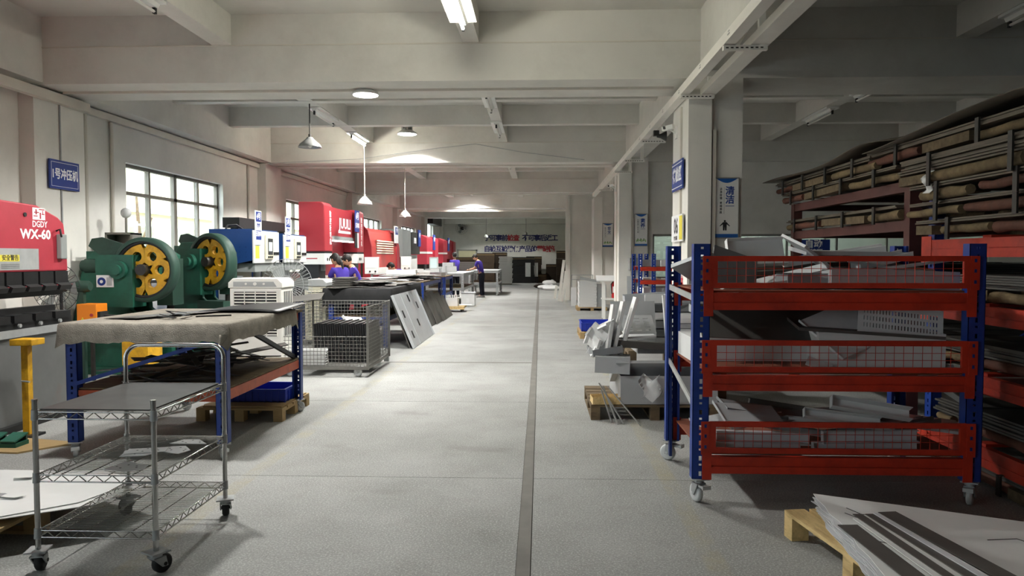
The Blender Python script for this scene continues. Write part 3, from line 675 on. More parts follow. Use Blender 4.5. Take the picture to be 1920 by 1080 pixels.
lo.append((channel((2.18, 5.0, LZ + .26), .5, .08, .07, (R(60), R(8), R(-8))), 'part_white', 'pale box channel resting high')); lo.append((channel((2.0, 5.0, LZ + .2), .5, .06, .05, (R(60), R(6), R(-4))), 'part_white', 'pale slim channel below the box channel'))
lo.append((plate((1.42, 5.1, LZ + .2), .42, .32, .005, (R(14), R(4), R(4)), .02), 'part_grey', 'shiny grey panel near the left post'))
parts(lo, 'bottom shelf', HR, 'sheet metal parts on the trolley rack')

# ---------------------------------------------------------------- pallet with white sheets (right front corner)
pl = pallet(1.50, 1.95, 3.03, 4.33, 'pale new wooden pallet under white sheets in the right front corner', 'wood_new', h=.15, along='y', n=3, base=False); pl.rotation_euler = (0, 0, R(8.7))
for k in range(11):
    r = random.Random(k); d = .03 * math.sin(k * 2.1); e = .012 * k
    a, b = Vector((1.575 - .02 + d * .6, 4.16 + d + e)), Vector((1.40 + d * .5 + .01 * (k % 3), 2.5)); n = 16
    left = [(a + (b - a) * i / n) + Vector((r.uniform(-.014, .014), 0)) for i in range(n + 1)]
    poly = [(p.x, p.y) for p in left] + [(2.95 + d, 2.5), (2.72 + d, 3.62 + d + e)]
    tag(MB().prism(poly, 'z', .152 + k * .0085, .1555 + k * .0085).build('metal_sheet', 'sheet_lav' if k % 3 != 1 else 'sheet_white'), 'large pale sheet of cut steel, layer %s from the bottom on the new pallet' % ORD[k], 'metal sheet', 'pale sheets on the right front pallet')
TOPS = bpy.data.objects.get('metal_sheet.010')
for pts in ([(1.62, 3.98), (1.70, 3.82), (1.82, 3.86), (1.88, 3.80)], [(1.66, 4.06), (1.70, 3.96), (1.76, 3.95)], [(2.15, 3.62), (2.30, 3.64), (2.38, 3.5)], [(1.95, 3.15), (2.2, 3.1), (2.45, 3.06)], [(1.58, 3.72), (1.6, 3.6), (1.66, 3.55)]):
    if TOPS: MB().tube([(a, b, .2405) for a, b in pts], .003, 5).build('cut_line', 'black', TOPS)
for k, (x, w, L, m, y) in enumerate(((1.575, .10, .95, 'sheet_dark', 3.30), (1.665, .04, 1.0, 'sheet_white', 3.36), (1.70, .05, 1.1, 'sheet_dark', 3.36), (1.75, .035, 1.1, 'sheet_white', 3.37), (1.79, .05, 1.1, 'sheet_dark', 3.38), (1.83, .03, 1.1, 'sheet_lav', 3.38), (1.86, .02, 1.1, 'sheet_white', 3.39), (1.92, .10, 1.1, 'sheet_dark', 3.42))):
    z = .248 + .005 * (k % 3)
    tag(MB().box(x - w / 2, x + w / 2, y - L / 2, y + L / 2, z, z + .004).rot((x, y, z), (0, 0, R(3 + k * .9))).build('metal_strip', m), '%s sheared steel strip on the pale sheets, %s from the left' % ('dark' if 'dark' in m else 'light', ORD[k]), 'metal strip', 'strips on the right front pallet')
for k, (pts) in enumerate((((1.62, 3.95), (1.72, 3.8), (1.86, 3.86), (1.9, 3.8)), ((1.66, 4.05), (1.74, 3.93), (1.8, 3.95)), ((2.2, 3.5), (2.32, 3.55), (2.42, 3.42)))):
    tag(MB().tube([(a, b, .252) for a, b in pts], .0035, 5).build('cut_line', 'black'), 'thin dark cut line on the top pale sheet, %s from the left' % ORD[k], 'marking') if 0 else None

# ---------------------------------------------------------------- big storage rack along the right edge
t = thing('storage_rack', (3.9, 4.2, 0), 'tall blue and red storage rack at the right edge, loaded with long sheet packs', 'rack')
for y in (6.15, 2.2):
    for x in (3.15, 4.6):
        b = upright(0, 0, 0, 2.1, .1, .08, 1); b.rot((0, 0, 0), (0, 0, R(-90))); b.move((x, y, 0)); b.build('post', 'blue', t)
    MB().bar((3.15, y, .5), (4.6, y, 1.4), .03).build('brace', 'blue', t)
for z0, z1 in ((1.60, 1.735), (1.13, 1.255), (.64, .765), (.13, .27)):
    for x in (3.1, 4.55):
        bm = beam_y(MB(), x, 2.25, 6.12, z0, z1).build('beam', 'red_rack', t)
        MB().box(x - .004, x, 6.05, 6.2, z0 - .05, z1 + .03).build('end_plate', 'red_rack', bm)
    for k in range(4): MB().box(3.12, 4.58, 2.6 + k * .9, 2.7 + k * .9, z1, z1 + .02).build('cross_bar', 'red_rack', t)
# second frame: brown welded rack
t = thing('steel_frame_rack', (3.9, 7.8, 0), 'brown welded steel frame rack behind the blue post, holding wrapped sheets', 'rack')
for x in (3.12, 4.6):
    for y in (6.4, 9.25): MB().box(x - .05, x + .05, y - .05, y + .05, 0, 2.24).build('post', 'brown_paint', t)
    for z in (2.15, 1.82, 1.1, .5): MB().box(x - .04, x + .04, 6.45, 9.2, z, z + .09).build('rail', 'brown_paint', t)
for y in (6.4, 7.8, 9.25):
    for z in (2.16, 1.83, 1.11, .51): MB().box(3.16, 4.56, y - .03, y + .03, z, z + .07).build('cross_rail', 'brown_paint', t)
# long sheet packs with timber poles
def sheet_pack(x0, x1, y0, y1, z, label, tilt=0., sheets=.05, poles=True, m='sheet_old', straps=4):
    t = thing('sheet_pack', ((x0 + x1) / 2, (y0 + y1) / 2, z), label, 'sheet pack', 'bundled sheet packs on the racks')
    L = y1 - y0
    if poles:
        for k, x in enumerate((x0 + .04, (x0 + x1) / 2, x1 - .06)):
            pts = [(x + random.uniform(-.012, .012), y0 - .05 + (L + .1) * i / 6, z + .045 + random.uniform(-.006, .006)) for i in range(7)]
            c0 = y0 - .05; q = 0
            while c0 < y1 - .1:
                c1 = min(c0 + random.uniform(.5, 1.3), y1 + .05); dz = random.uniform(-.008, .008); rr = random.uniform(.03, .044); yy = [c0 + (c1 - c0) * i / 5 for i in range(6)]
                if q % 3 == 1: MB().ob((x + random.uniform(-.01, .01), (c0 + c1) / 2, z + .045 + dz), (.075, c1 - c0, .07), (R(random.uniform(-1, 1)), 0, R(random.uniform(-1, 1)))).build('timber_block', 'wood_old', t)
                else: MB().tube([(x + random.uniform(-.01, .01), a, z + .045 + dz + random.uniform(-.006, .006)) for a in yy], rr, 8, [rr * random.uniform(.85, 1.12) for _ in yy]).build('timber_pole', ('pole_wood', 'wood_old', 'pole_rust')[(q + k) % 3], t)
                c0 = c1 + random.uniform(.02, .12); q += 1
    zz = z + (.095 if poles else 0)
    n = max(2, int(sheets / .016)); sh = MB()
    for k in range(n):
        d = random.uniform(-.02, .02); sh.box(x0 + d, x1 + d, y0 + random.uniform(-.05, .05), y1 + random.uniform(-.05, .05), zz + k * sheets / n, zz + (k + .8) * sheets / n)
    tag(sh.build('sheets', m, t), kind='stuff')
    for k in range(straps):
        y = y0 + L * (k + .5) / straps; b = MB()
        b.box(x0 - .036, x0 - .022, y - .022, y + .022, z - .03, zz + sheets + .004).box(x0 - .028, x1, y - .016, y + .016, zz + sheets + .002, zz + sheets + .006)
        b.box(x0 - .028, x0 + .12, y - .016, y + .016, z - .012, z - .006)
        b.build('strap', 'dark_steel', t)
    return t
SP = [(2.98, 4.5, 2.4, 6.0, 1.76, 'lowest sheet pack on the top beam of the blue rack', .03), (2.96, 4.5, 2.4, 6.15, 1.90, 'second sheet pack up on the blue rack, with a bright folded edge', .03),
      (2.94, 4.5, 2.4, 6.1, 2.03, 'third sheet pack up on the blue rack, resting on rough poles', .03), (2.92, 4.5, 2.3, 6.2, 2.16, 'fourth sheet pack up on the blue rack with a paper tag on it', .12),
      (3.0, 4.4, 2.3, 7.0, 2.40, 'topmost sheet pack on the blue rack, nearest the ceiling', .05)]
for p in SP: sheet_pack(p[0], p[1], p[2], p[3], p[4], p[5], sheets=p[6])
tag(MB().grid(lambda u, v: (2.93 + .03 * math.sin(9 * v) - .02 * u, 5.75 + .06 * u + .02 * math.sin(7 * v), 2.29 - .2 * v), 3, 8, .004).rot((2.9, 5.8, 2.2), (0, R(8), 0)).build('paper_tag', 'sheet_white'), 'crumpled white paper tag hanging from a sheet pack', 'paper')
for p in [(3.02, 4.5, 6.5, 9.3, 1.92, 'wrapped sheet pack between the rails of the brown frame rack', .03), (3.0, 4.5, 6.45, 9.4, 2.25, 'lower sheet pack on top of the brown frame rack', .03), (2.98, 4.5, 6.9, 9.6, 2.38, 'upper sheet pack on top of the brown frame rack with pale poles', .05)]:
    sheet_pack(p[0], p[1], p[2], p[3], p[4], p[5], sheets=p[6])
tag(MB().grid(lambda u, v: (2.9 + 1.5 * u - .05 * v, 6.35 + 3.4 * v, 2.545 + .03 * u + (.06 + .24 * u) * math.exp(-((v - .16) / .17) ** 2) + .012 * math.sin(9 * v + 3 * u)), 10, 18, .004).build('warped_sheet', 'sheet_old'), 'large warped dark sheet curling up on top of the brown frame rack', 'metal sheet')
tag(MB().grid(lambda u, v: (2.9 + 1.4 * u, 4.0 + 2.9 * v, 2.60 + .03 * math.sin(5 * v) - .04 * v * v + .05 * u), 8, 12, .004).build('bent_sheet', 'sheet_old'), 'brown bent cover sheet on the topmost pack at the right edge', 'metal sheet')
for z, n, lab in ((1.28, 1, 'timber and sheet pack on the second beam of the blue rack'), (.79, 1, 'dark sheet pack on the third beam of the blue rack'), (.30, 1, 'dark sheet pack on the lowest beam of the blue rack')):
    sheet_pack(3.16, 4.5, 2.4, 6.0, z, lab, sheets=.1, m='sheet_dark')
sheet_pack(3.1, 4.5, 3.0, 6.3, 0.0, 'dark sheet pack on the floor under the blue rack', sheets=.04, m='sheet_dark')
for z, lab in ((1.2, 'sheets on the middle rails of the brown frame rack'), (.6, 'sheets on the lowest rails of the brown frame rack')):
    sheet_pack(3.2, 4.5, 6.5, 9.1, z, lab, sheets=.25, m='sheet_dark')
# ---------------------------------------------------------------- pile of sheet metal parts on a pallet in front of the pillar
pallet(.5, 1.75, 7.3, 8.4, 'weathered wooden pallet under the pile of grey sheet metal parts', 'wood_old', h=.15, along='x', n=6)
PG = 'grey parts piled before the pillar'
def pile(bd, m, label): tag(bd.build('sheet_metal_part', m), label, 'metal part', PG)
pile(tray((1.25, 7.75, .155), .95, .85, .28, (0, 0, R(2))), 'part_grey', 'large light grey open box lowest in the pile on the old pallet')
pile(plate((1.28, 7.52, .44), 1.1, .5, .006, (R(-30), 0, R(3)), .03), 'part_grey', 'broad grey sheet folded over the large open box')
pile(plate((.72, 7.45, .46), .34, .3, .16, (0, R(2), R(-6))), 'part_grey', 'small closed grey box at the left of the pile')
pile(channel((.68, 7.4, .155), .34, .2, .07, (0, 0, R(4))), 'wood_new', 'short pale perforated timber strip on the pallet corner')
pile(tray((.66, 7.6, .63), .3, .4, .07, (0, R(-8), R(5))), 'part_mid', 'grey tray sticking out to the left above the small box')
pile(plate((1.28, 7.9, .64), 1.2, .75, .05, (R(-3), R(4), R(4)), .07), 'sheet_dark', 'wide dark panel in the middle of the pile')
for k in range(5):
    pile(channel((1.62, 7.75, .72 + .055 * k), .55, .5, .05, (0, 0, R(-2 + k))), 'part_grey' if k % 2 else 'part_white', 'nested grey tray, %s in the low stack at the right of the pile' % ORD[k])
pile(plate((.95, 7.72, .80), .42, .3, .006, (R(8), R(-3), R(8)), .02), 'part_white', 'pale flat panel lying on the dark panel')
b = slotted((1.02, 7.62, .82), .34, .26, 3, 5, (R(-48), 0, R(8)), sw=.6, sh=.35); pile(b, 'part_grey', 'grey louvred panel with short slots, leaning back')
pile(MB().box(-.24, .24, 0, .012, 0, .42).cyl((0.04, -.006, .21), (0.04, 0, .21), .17, 32).cyl((0.04, -.012, .21), (0.04, -.006, .21), .14, 32).rot((0, 0, 0), (R(-14), 0, R(6))).move((1.0, 7.95, .72)), 'part_grey', 'grey panel with a big raised round disc')
for k, (x, h) in enumerate(((.66, .52), (.72, .55), (.80, .6))):
    pile(MB().box(-.004, .0, 0, .1, 0, h).box(-.004, .05, .096, .1, 0, h).box(.0, .03, 0, .004, 0, h).rot((0, 0, 0), (R(-6 + 4 * k), R(10 + 3 * k), R(12))).move((x, 7.42 + .04 * k, .62)), 'part_white', 'tall white bent bracket standing at the left of the pile, %s from the left' % ORD[k])
for k in range(4):
    pile(MB().box(-.015, .015, 0, .2, 0, .1 + .03 * k).box(-.05, .015, .18, .2, 0, .1).rot((0, 0, 0), (R(20 * k), R(25 - 18 * k), R(30 * k))).move((.52 + .05 * k, 7.45 + .05 * k, .60 + .05 * k)), 'part_white', 'small white clip bracket at the left edge of the pile, %s one' % ORD[k])
pile(MB().box(0, .09, 0, .006, 0, .5).box(0, .006, 0, .06, 0, .5).rot((0, 0, 0), (R(-10), R(-3), 0)).move((1.28, 7.6, .72)), 'part_white', 'tall white flat strip standing in the middle of the pile')
for k in range(6):
    pile(tray((1.5, 8.5 + .02 * k, .55 + .09 * k), .9, .7, .08, (0, 0, R(2 - k))), ('part_grey', 'part_white', 'part_mid')[k % 3], 'shallow tray seen through the blue rack post, %s from the bottom of its stack' % ORD[k])
pallet(1.0, 2.1, 8.15 + .3, 9.2, 'wooden pallet hidden under the stack of shallow trays', 'wood_old', h=.54, along='x', n=6)
for k in range(4):
    pile(channel((1.18 + .2 * k, 8.3, 1.08 + .02 * k), .5, .2, .12 - .02 * k, (0, R(3 * k - 4), R(6 * k))), ('part_grey', 'part_white')[k % 2], 'grey folded channel on top of the pile, %s from the left' % ORD[k])
# thin strips hanging over the pallet edge
for k, (a, b_) in enumerate((((.58, 7.34, .36), (.80, 7.12, .005)), ((.62, 7.36, .33), (.74, 7.08, .005)), ((.66, 7.3, .34), (.95, 7.05, .005)), ((.60, 7.3, .3), (.69, 7.18, .005)))):
    tag(MB().bar(a, b_, .016, .004).build('metal_strip', 'galv'), 'thin shiny steel strip slipping off the old pallet, %s from the left' % ORD[(3, 1, 2, 0)[k]] if 0 else 'thin shiny steel strip slipping off the old pallet, %s one' % ORD[k], 'metal strip', 'loose strips at the pallet')
pile(MB().grid(lambda u, v: (1.0 + .16 * u + .03 * math.sin(6 * v), 7.28 + .03 * math.sin(5 * u), .28 + .2 * v + .03 * math.sin(8 * u)), 5, 6, .003).build and MB().grid(lambda u, v: (.98 + .18 * u + .03 * math.sin(6 * v), 7.24 + .05 * math.sin(5 * u) * v, .22 + .22 * v + .03 * math.sin(8 * u)), 5, 6, .003), 'clear_film', 'crumpled clear plastic film hanging on the large box')
# pallet with a blue crate further back
pallet(.78, 1.9, 14.6, 15.7, 'wooden pallet under a blue plastic crate in the aisle', 'wood', h=.13, along='x', n=6)
def crate(x0, x1, y0, y1, z, h, label, m='crate_blue'):
    t = thing('plastic_crate', ((x0 + x1) / 2, (y0 + y1) / 2, z), label, 'crate')
    b = MB().box(x0, x1, y0, y1, z, z + .01); w = .012
    b.box(x0, x1, y0, y0 + w, z, z + h).box(x0, x1, y1 - w, y1, z, z + h).box(x0, x0 + w, y0 + w, y1 - w, z, z + h).box(x1 - w, x1, y0 + w, y1 - w, z, z + h); b.build('body', m, t)
    r = MB().box(x0 - .012, x1 + .012, y0 - .012, y0, z + h - .02, z + h).box(x0 - .012, x1 + .012, y1, y1 + .012, z + h - .02, z + h).box(x0 - .012, x0, y0, y1, z + h - .02, z + h).box(x1, x1 + .012, y0, y1, z + h - .02, z + h); r.build('rim', m, t)
    g = MB(); n = 8
    for k in range(n + 1):
        xx = x0 + (x1 - x0) * k / n; g.box(xx - .006, xx + .006, y0 - .01, y0, z, z + h)
    for k in range(6):
        yy = y0 + (y1 - y0) * k / 5; g.box(x1, x1 + .01, yy - .006, yy + .006, z, z + h)
    g.build('ribs', m, t); return t
crate(.82, 1.5, 14.75, 15.6, .132, .17, 'blue plastic crate with white contents on the aisle pallet')
# stack of white door panels
pallet(1.1, 2.0, 22.3, 23.3, 'flat wooden pallet under the stack of white panels', 'wood', h=.1, along='x', n=6)
for k in range(9):
    tag(tray((1.42 + .01 * (k % 2), 22.8, .105 + k * .085), .52, .9, .08, (0, 0, 0)).build('folded_tray', 'part_white'), 'white folded panel, layer %s of the stack by the fire point' % ORD[k], 'metal part', 'white panel stack on the right')
    tag(tray((1.83, 22.85, .105 + k * .075), .28, .9, .07, (0, 0, 0)).build('folded_tray', 'part_grey'), 'narrow grey panel, layer %s of the stack by the fire point' % ORD[k], 'metal part', 'grey panel stack on the right')
tag(plate((1.5, 22.75, .90), .62, .8, .03, (R(2), R(10), R(-3)), .05).build('folded_tray', 'part_grey'), 'tilted panel lying on top of the white panel stack', 'metal part')
fr = MB(); 
for a, b_ in (((1.05, 25.0, 0), (1.05, 25.0, 1.0)), ((1.75, 25.0, 0), (1.75, 25.0, 1.0)), ((1.05, 25.0, 1.0), (1.75, 25.0, 1.0)), ((1.05, 25.0, .85), (1.75, 25.0, .85))): fr.bar(a, b_, .025)
tag(fr.build('tube_stand', 'galv_dull'), 'thin steel tube frame behind the white panel stack', 'frame')
tag(MB().box(1.0, 1.18, 24.3, 24.34, 0, .62).rot((1.1, 24.3, 0), (R(-6), 0, 0)).build('leaning_board', 'part_white'), 'white board leaning left of the panel stack', 'panel')
# planks and bags at the corner
for k, (x, y, h) in enumerate(((.72, 26.9, 1.5), (.82, 26.7, 1.1), (.6, 28.6, .5))):
    tag(MB().box(-.05, .05, -.02, .02, 0, h).rot((0, 0, 0), (R(0), R(7 + k), 0)).move((x - .05, y, .01)).build('plank', 'plaster_white'), ('tall white plank leaning on the wall corner', 'shorter white plank beside the tall one at the corner', 'stub of white board beyond the wall corner')[k], 'plank')
for k, (x, y, z, s) in enumerate(((.35, 37.0, .12, .5), (.55, 36.2, .1, .45), (.1, 38.5, .1, .45), (.45, 37.1, .34, .35))):
    tag(MB().ball((x, y, z), (s, s * .6, .12), 14, 8).ball((x + s * .4, y, z + .05), (s * .3, s * .3, .1), 10, 6).build('sack', 'part_white' if k != 2 else 'carton_dark'), ('pale lumpy sack nearest the wall corner', 'pale lumpy sack beside the leaning planks', 'dark flattened sack on the floor', 'white bundle on top of the sacks')[k], 'sack', 'sacks at the right back')
# fire point: white stand with extinguisher
t = thing('fire_stand', (1.85, 19.8, 0), 'white fire point stand with sloped board next to the second pillar', 'stand')
for x, y in ((1.65, 19.3), (1.95, 19.3), (1.65, 19.7), (1.95, 19.7)): MB().box(x - .03, x + .03, y - .03, y + .03, 0, .95).build('leg', 'white_mach', t)
MB().box(1.6, 2.0, 19.25, 19.75, .5, .53).build('shelf', 'white_mach', t)
MB().ob((1.72, 19.35, 1.05), (.55, .35, .03), (R(20), 0, 0)).build('sloped_board', 'sign_white', t)
t = thing('fire_extinguisher', (1.95, 18.9, .55), 'red fire extinguisher hanging beside the white stand', 'extinguisher')
MB().lathe([(.06, 0), (.075, .02), (.075, .36), (.05, .43), (.025, .45)], (1.92, 19.42, .54), n=16).build('cylinder', 'ext_red', t)
MB().box(1.89, 1.95, 19.38, 19.44, .99, 1.03).box(1.82, 1.94, 19.4, 19.42, 1.03, 1.05).build('valve', 'black', t)
MB().tube([(1.9, 19.36, 1.0), (1.83, 19.34, .9), (1.85, 19.34, .65)], .012, 6).build('hose', 'rubber', t)
MB().box(1.87, 1.97, 19.33, 19.345, .68, .84).build('label_plate', 'sign_white', t)
# leaning grey board and electrical box on pillar two
tag(MB().box(1.98, 2.16, 16.95, 16.98, 0, 1.18).rot((2.07, 16.95, 0), (R(-9), 0, 0)).build('leaning_board', 'part_grey'), 'narrow grey board leaning against the second pillar', 'panel')
t = thing('switch_box', (2.1, 17.1, 1.25), 'grey metal switch box mounted on the second pillar', 'switch box')
MB().box(2.02, 2.22, 17.12, 17.24, 1.3, 1.58).rot((2.1, 17.2, 1.4), (0, 0, R(12))).build('box', 'galv_dull', t); MB().box(2.09, 2.15, 17.09, 17.11, 1.4, 1.48).build('handle', 'dark_steel', t)
t = thing('warning_label', (2.33, 17.29, 1.5), 'small yellow triangle warning label on the second pillar', 'sign')
MB().prism([(2.28, 1.46), (2.4, 1.46), (2.34, 1.56)], 'y', 17.288, 17.296).build('plate', 'yellow_flat', t)
# small blue and red rack between the pillars
t = thing('small_rack', (2.2, 14.0, 0), 'smaller blue and red storage rack standing before the second pillar', 'rack')
for x in (1.8, 2.04, 3.0):
    upright(x, 13.5, 0, 1.66, .07, .06, 1).build('post', 'blue', t); upright(x, 14.5, 0, 1.66, .07, .06, -1).build('post', 'blue', t)
for z in (1.42, 1.18, .92, .6, .3):
    beam_x(MB(), 1.8, 3.0, 13.49, z - .07, z).build('beam', 'red_rack', t); beam_x(MB(), 1.8, 3.0, 14.46, z - .07, z).build('beam', 'red_rack', t)
    MB().box(1.82, 2.98, 13.54, 14.46, z, z + .012).build('shelf_board', 'ply', t)
for k in range(8):
    z = (1.432, 1.192, .932, .612)[k % 4]; tag((plate if k % 2 else channel)((2.0 + .28 * (k // 4) + .1, 13.9, z), .5, .5, .03 if k % 2 else .12, (0, 0, R(3 * k))).build('sheet_metal_part', 'part_white' if k % 3 else 'part_grey'), '%s on the %s shelf of the small rack, %s half' % ('flat white panel' if k % 2 else 'folded pale tray', ('top', 'second', 'third', 'fourth')[k % 4], ('left', 'right')[k // 4]), 'metal part', 'parts on the small rack')
# ---------------------------------------------------------------- posters and signs
def poster(x0, x1, y, z0, z1, big, small, label, fig='person'):
    t = thing('poster', ((x0 + x1) / 2, y, z0), label, 'poster', 'framed wall posters')
    w = x1 - x0; h = z1 - z0; e = .012 * w / .27
    MB().box(x0, x1, y - .012, y, z0, z1).build('board', 'poster', t)
    f = MB().box(x0 - e, x0, y - .02, y, z0 - e, z1 + e).box(x1, x1 + e, y - .02, y, z0 - e, z1 + e).box(x0, x1, y - .02, y, z1, z1 + e).box(x0, x1, y - .02, y, z0 - e, z0); f.build('frame', 'alu_frame', t)
    MB().box(x0, x1, y - .014, y - .012, z0, z0 + .06 * h).build('foot_band', 'poster_blue', t)
    n = 12; arc = [(x0 + .04 * w + .92 * w * i / n, z1 - .075 * h * math.sin(math.pi * i / n)) for i in range(n + 1)]
    MB().prism(arc[::-1], 'y', y - .014, y - .012).build('head_arc', 'poster_blue', t)
    for k, c in enumerate(big): txt(c, .155 * h, (x0 + .64 * w, y - .0135, z1 - (.215 + .15 * k) * h), '-y', 'letter_blue', t, bold=.022)
    for k, c in enumerate(small): txt(c, .045 * h, (x0 + .25 * w, y - .0135, z1 - (.18 + .052 * k + (.03 if k > 3 else 0)) * h), '-y', 'letter_black', t, bold=.012)
    MB().box(x0 + .385 * w, x0 + .393 * w, y - .0135, y - .012, z0 + .4 * h, z1 - .15 * h).build('rule', 'letter_black', t)
    MB().box(x0 + .45 * w, x0 + .83 * w, y - .0135, y - .012, z1 - .47 * h, z1 - .46 * h).build('subtitle', 'letter_blue', t)
    g = MB(); cx = x0 + .43 * w; cz = z0 + .12 * h; s = h / .67
    if fig == 'person':
        g.prism([(cx - .02 * s, cz), (cx - .003 * s, cz), (cx, cz + .05 * s), (cx + .003 * s, cz), (cx + .02 * s, cz), (cx + .022 * s, cz + .07 * s), (cx + .055 * s, cz + .045 * s), (cx + .058 * s, cz + .052 * s), (cx + .02 * s, cz + .095 * s), (cx - .02 * s, cz + .095 * s), (cx - .058 * s, cz + .052 * s), (cx - .055 * s, cz + .045 * s), (cx - .022 * s, cz + .07 * s)], 'y', y - .0135, y - .012)
        g.cyl((cx, y - .0135, cz + .107 * s), (cx, y - .012, cz + .107 * s), .012 * s, 10); g.build('figure', 'letter_black', t)
    else:
        for k in range(7): q = x0 + (.12 + .12 * k) * w; g.box(q, q + .07 * w, y - .0135, y - .012, cz + .01 * (k % 3) * s, cz + (.05 + .02 * (k % 2)) * s)
        g.build('figure', 'poster_green', t)
        g2 = MB()
        for k in range(3): q = x0 + (.2 + .25 * k) * w; g2.box(q, q + .03 * w, y - .0145, y - .0135, cz + .02 * s, cz + .08 * s)
        g2.build('figure', 'letter_black', t)
    return t
poster(2.14, 2.42, 9.285, 1.84, 2.56, '清洁', '洁净环境贯彻到底', 'framed white and blue poster reading 清洁 on the nearest pillar')
poster(2.17, 2.45, 17.285, 1.86, 2.58, '素养', '长期坚持养成习惯', 'framed poster reading 素养 on the second pillar', 'g')
poster(1.86 + .24, 2.44, 25.285, 1.95, 2.72, '安全', '重视安全预防为主', 'small far framed poster reading 安全 on the third pillar', 'g')
# signs on the lit side of pillar one
t = thing('area_sign', (1.79, 9.5, 2.4), 'dark blue area sign high on the side of the nearest pillar', 'sign')
MB().box(1.757, 1.774, 9.38, 10.1, 2.46, 2.83).build('plate', 'sign_blue', t)
MB().box(1.755, 1.757, 9.38, 10.1, 2.49, 2.5).box(1.755, 1.757, 9.38, 10.1, 2.79, 2.8).build('border', 'letter_white', t)
txt('待检区', .2, (1.756, 9.74, 2.645), '-x', 'letter_white', t, bold=.03)
t = thing('number_sign', (1.79, 9.6, 1.75), 'white sign with large number and yellow edge on nearest pillar side', 'sign')
MB().box(1.757, 1.774, 9.35, 10.1, 1.8, 2.14).build('plate', 'sign_white', t)
MB().box(1.755, 1.757, 9.35, 9.55, 1.82, 2.12).build('yellow_band', 'yellow_flat', t)
txt('06', .28, (1.756, 9.78, 1.99), '-x', 'letter_black', t, bold=.02)
txt('安全通道', .06, (1.756, 9.8, 1.84), '-x', 'letter_black', t, bold=.01)
tag(txt('严禁', .3, (1.795, 9.75, 1.2), '-x', 'letter_red', None, name='red_notice', bold=.01), 'faded red characters low on the side of the nearest pillar', 'lettering')
for k, (c, z) in enumerate((('质量', 2.93), ('第一', 2.35))):
    tag(txt(c, .5 if k == 0 else .4, (2.465, 20.9 - .5 * k, z), '-x', 'letter_red', None, name='wall_characters', bold=.03), ('upper', 'lower')[k] + ' red wall characters above the glazed side door', 'lettering')
# conduits and cctv on the pillars
for y, x in ((9.26, 2.12), (17.26, 2.1)):
    tag(MB().box(x - .02, x + .02, y - .01, y + .03, 1.0, 3.15).build('conduit_pipe', 'conduit'), 'flat white conduit down the front of the %s pillar' % ('nearest' if y < 10 else 'second'), 'pipe', 'conduits on the pillars')
    tag(MB().box(1.775, 1.80, y + .35, y + .41, .2, 3.5).build('conduit_pipe', 'conduit'), 'pale vertical conduit on the side of the %s pillar' % ('nearest' if y < 10 else 'second'), 'pipe', 'conduits on the pillars')
for k, y in enumerate((10.0, 18.0)):
    t = thing('security_camera', (1.7, y, 3.2), 'white bullet security camera on the %s pillar' % ('nearest', 'second')[k], 'camera', 'security cameras')
    MB().ob((1.68, y - .02, 3.3), (.055, .16, .055), (R(-8), 0, R(50))).build('housing', 'white_mach', t); MB().cyl((1.7, y, 3.28), (1.8, y, 3.22), .01, 8).build('arm', 'white_mach', t)
    MB().box(1.78, 1.8, y - .06, y + .06, 3.16, 3.32).build('base_plate', 'white_mach', t); MB().ob((1.62, y - .075, 3.29), (.03, .02, .035), (R(-8), 0, R(50))).build('lens', 'black', t)
t = thing('horn_speaker', (1.72, 11.4, 3.3), 'dark horn loudspeaker under the overhead trunking', 'loudspeaker')
MB().lathe([(.02, 0), (.035, .06), (.08, .14)], (1.75, 11.4, 3.42), 'x', 14).build('horn', 'dark_steel', t); MB().box(1.7, 1.78, 11.36, 11.44, 3.42, 3.5).build('mount', 'dark_steel', t)
# office sign and office wall content
t = thing('office_sign', (5.6, 17.3, 1.9), 'blue sign reading 自动 on the partition window', 'sign')
MB().box(5.85, 6.62, 17.36, 17.40, 1.62, 2.0).build('plate', 'sign_blue', t)
MB().box(5.95, 5.98, 17.38, 17.42, 2.0, 2.2).box(6.5, 6.53, 17.38, 17.42, 2.0, 2.2).build('hanger', 'alu_frame', t); txt('自动', .2, (6.25, 17.357, 1.89), '-y', 'letter_white', t, bold=.03); txt('焊接区', .14, (6.25, 17.357, 1.71), '-y', 'letter_white', t, bold=.02)
# slogan on the back wall
t = thing('wall_slogan', (-1.35, FAR, 1.8), 'two line Chinese quality slogan in navy and red on the back wall', 'lettering')
cw = .392; zA, zB = 2.85, 2.12; xs = -3.55
for row, z in ((('宁可事前', 'letter_navy', 0), ('检查', 'letter_red', 4), ('不可事后返工', 'letter_navy', 6.5)), zA), ((('自检互检确保产品的', 'letter_navy', 0), ('零缺陷', 'letter_red', 9)), zB):
    for s, m, off in row:
        for k, c in enumerate(s): txt(c, .44, (xs + (off + k) * cw, FAR - .012, z), '-y', m, t, bold=.03, ext=.004)
bl = [('1号冲压机', )]
t = thing('machine_sign', (WX + .22, 9.8, 2.5), 'blue sign reading 1号冲压机 on the left wall', 'sign')
MB().box(WX + .225, WX + .245, 9.5, 10.12, 2.5, 2.88).build('plate', 'sign_blue', t)
bd = MB(); x = WX + .2455
for a in ((9.53, 10.09, 2.845, 2.85), (9.53, 10.09, 2.53, 2.535), (9.53, 9.535, 2.53, 2.85), (10.085, 10.09, 2.53, 2.85)): bd.box(x, x + .001, *a)
bd.build('border', 'letter_white', t)
txt('1号冲压机', .15, (WX + .247, 9.81, 2.69), '+x', 'letter_white', t, bold=.025, sx=.82)
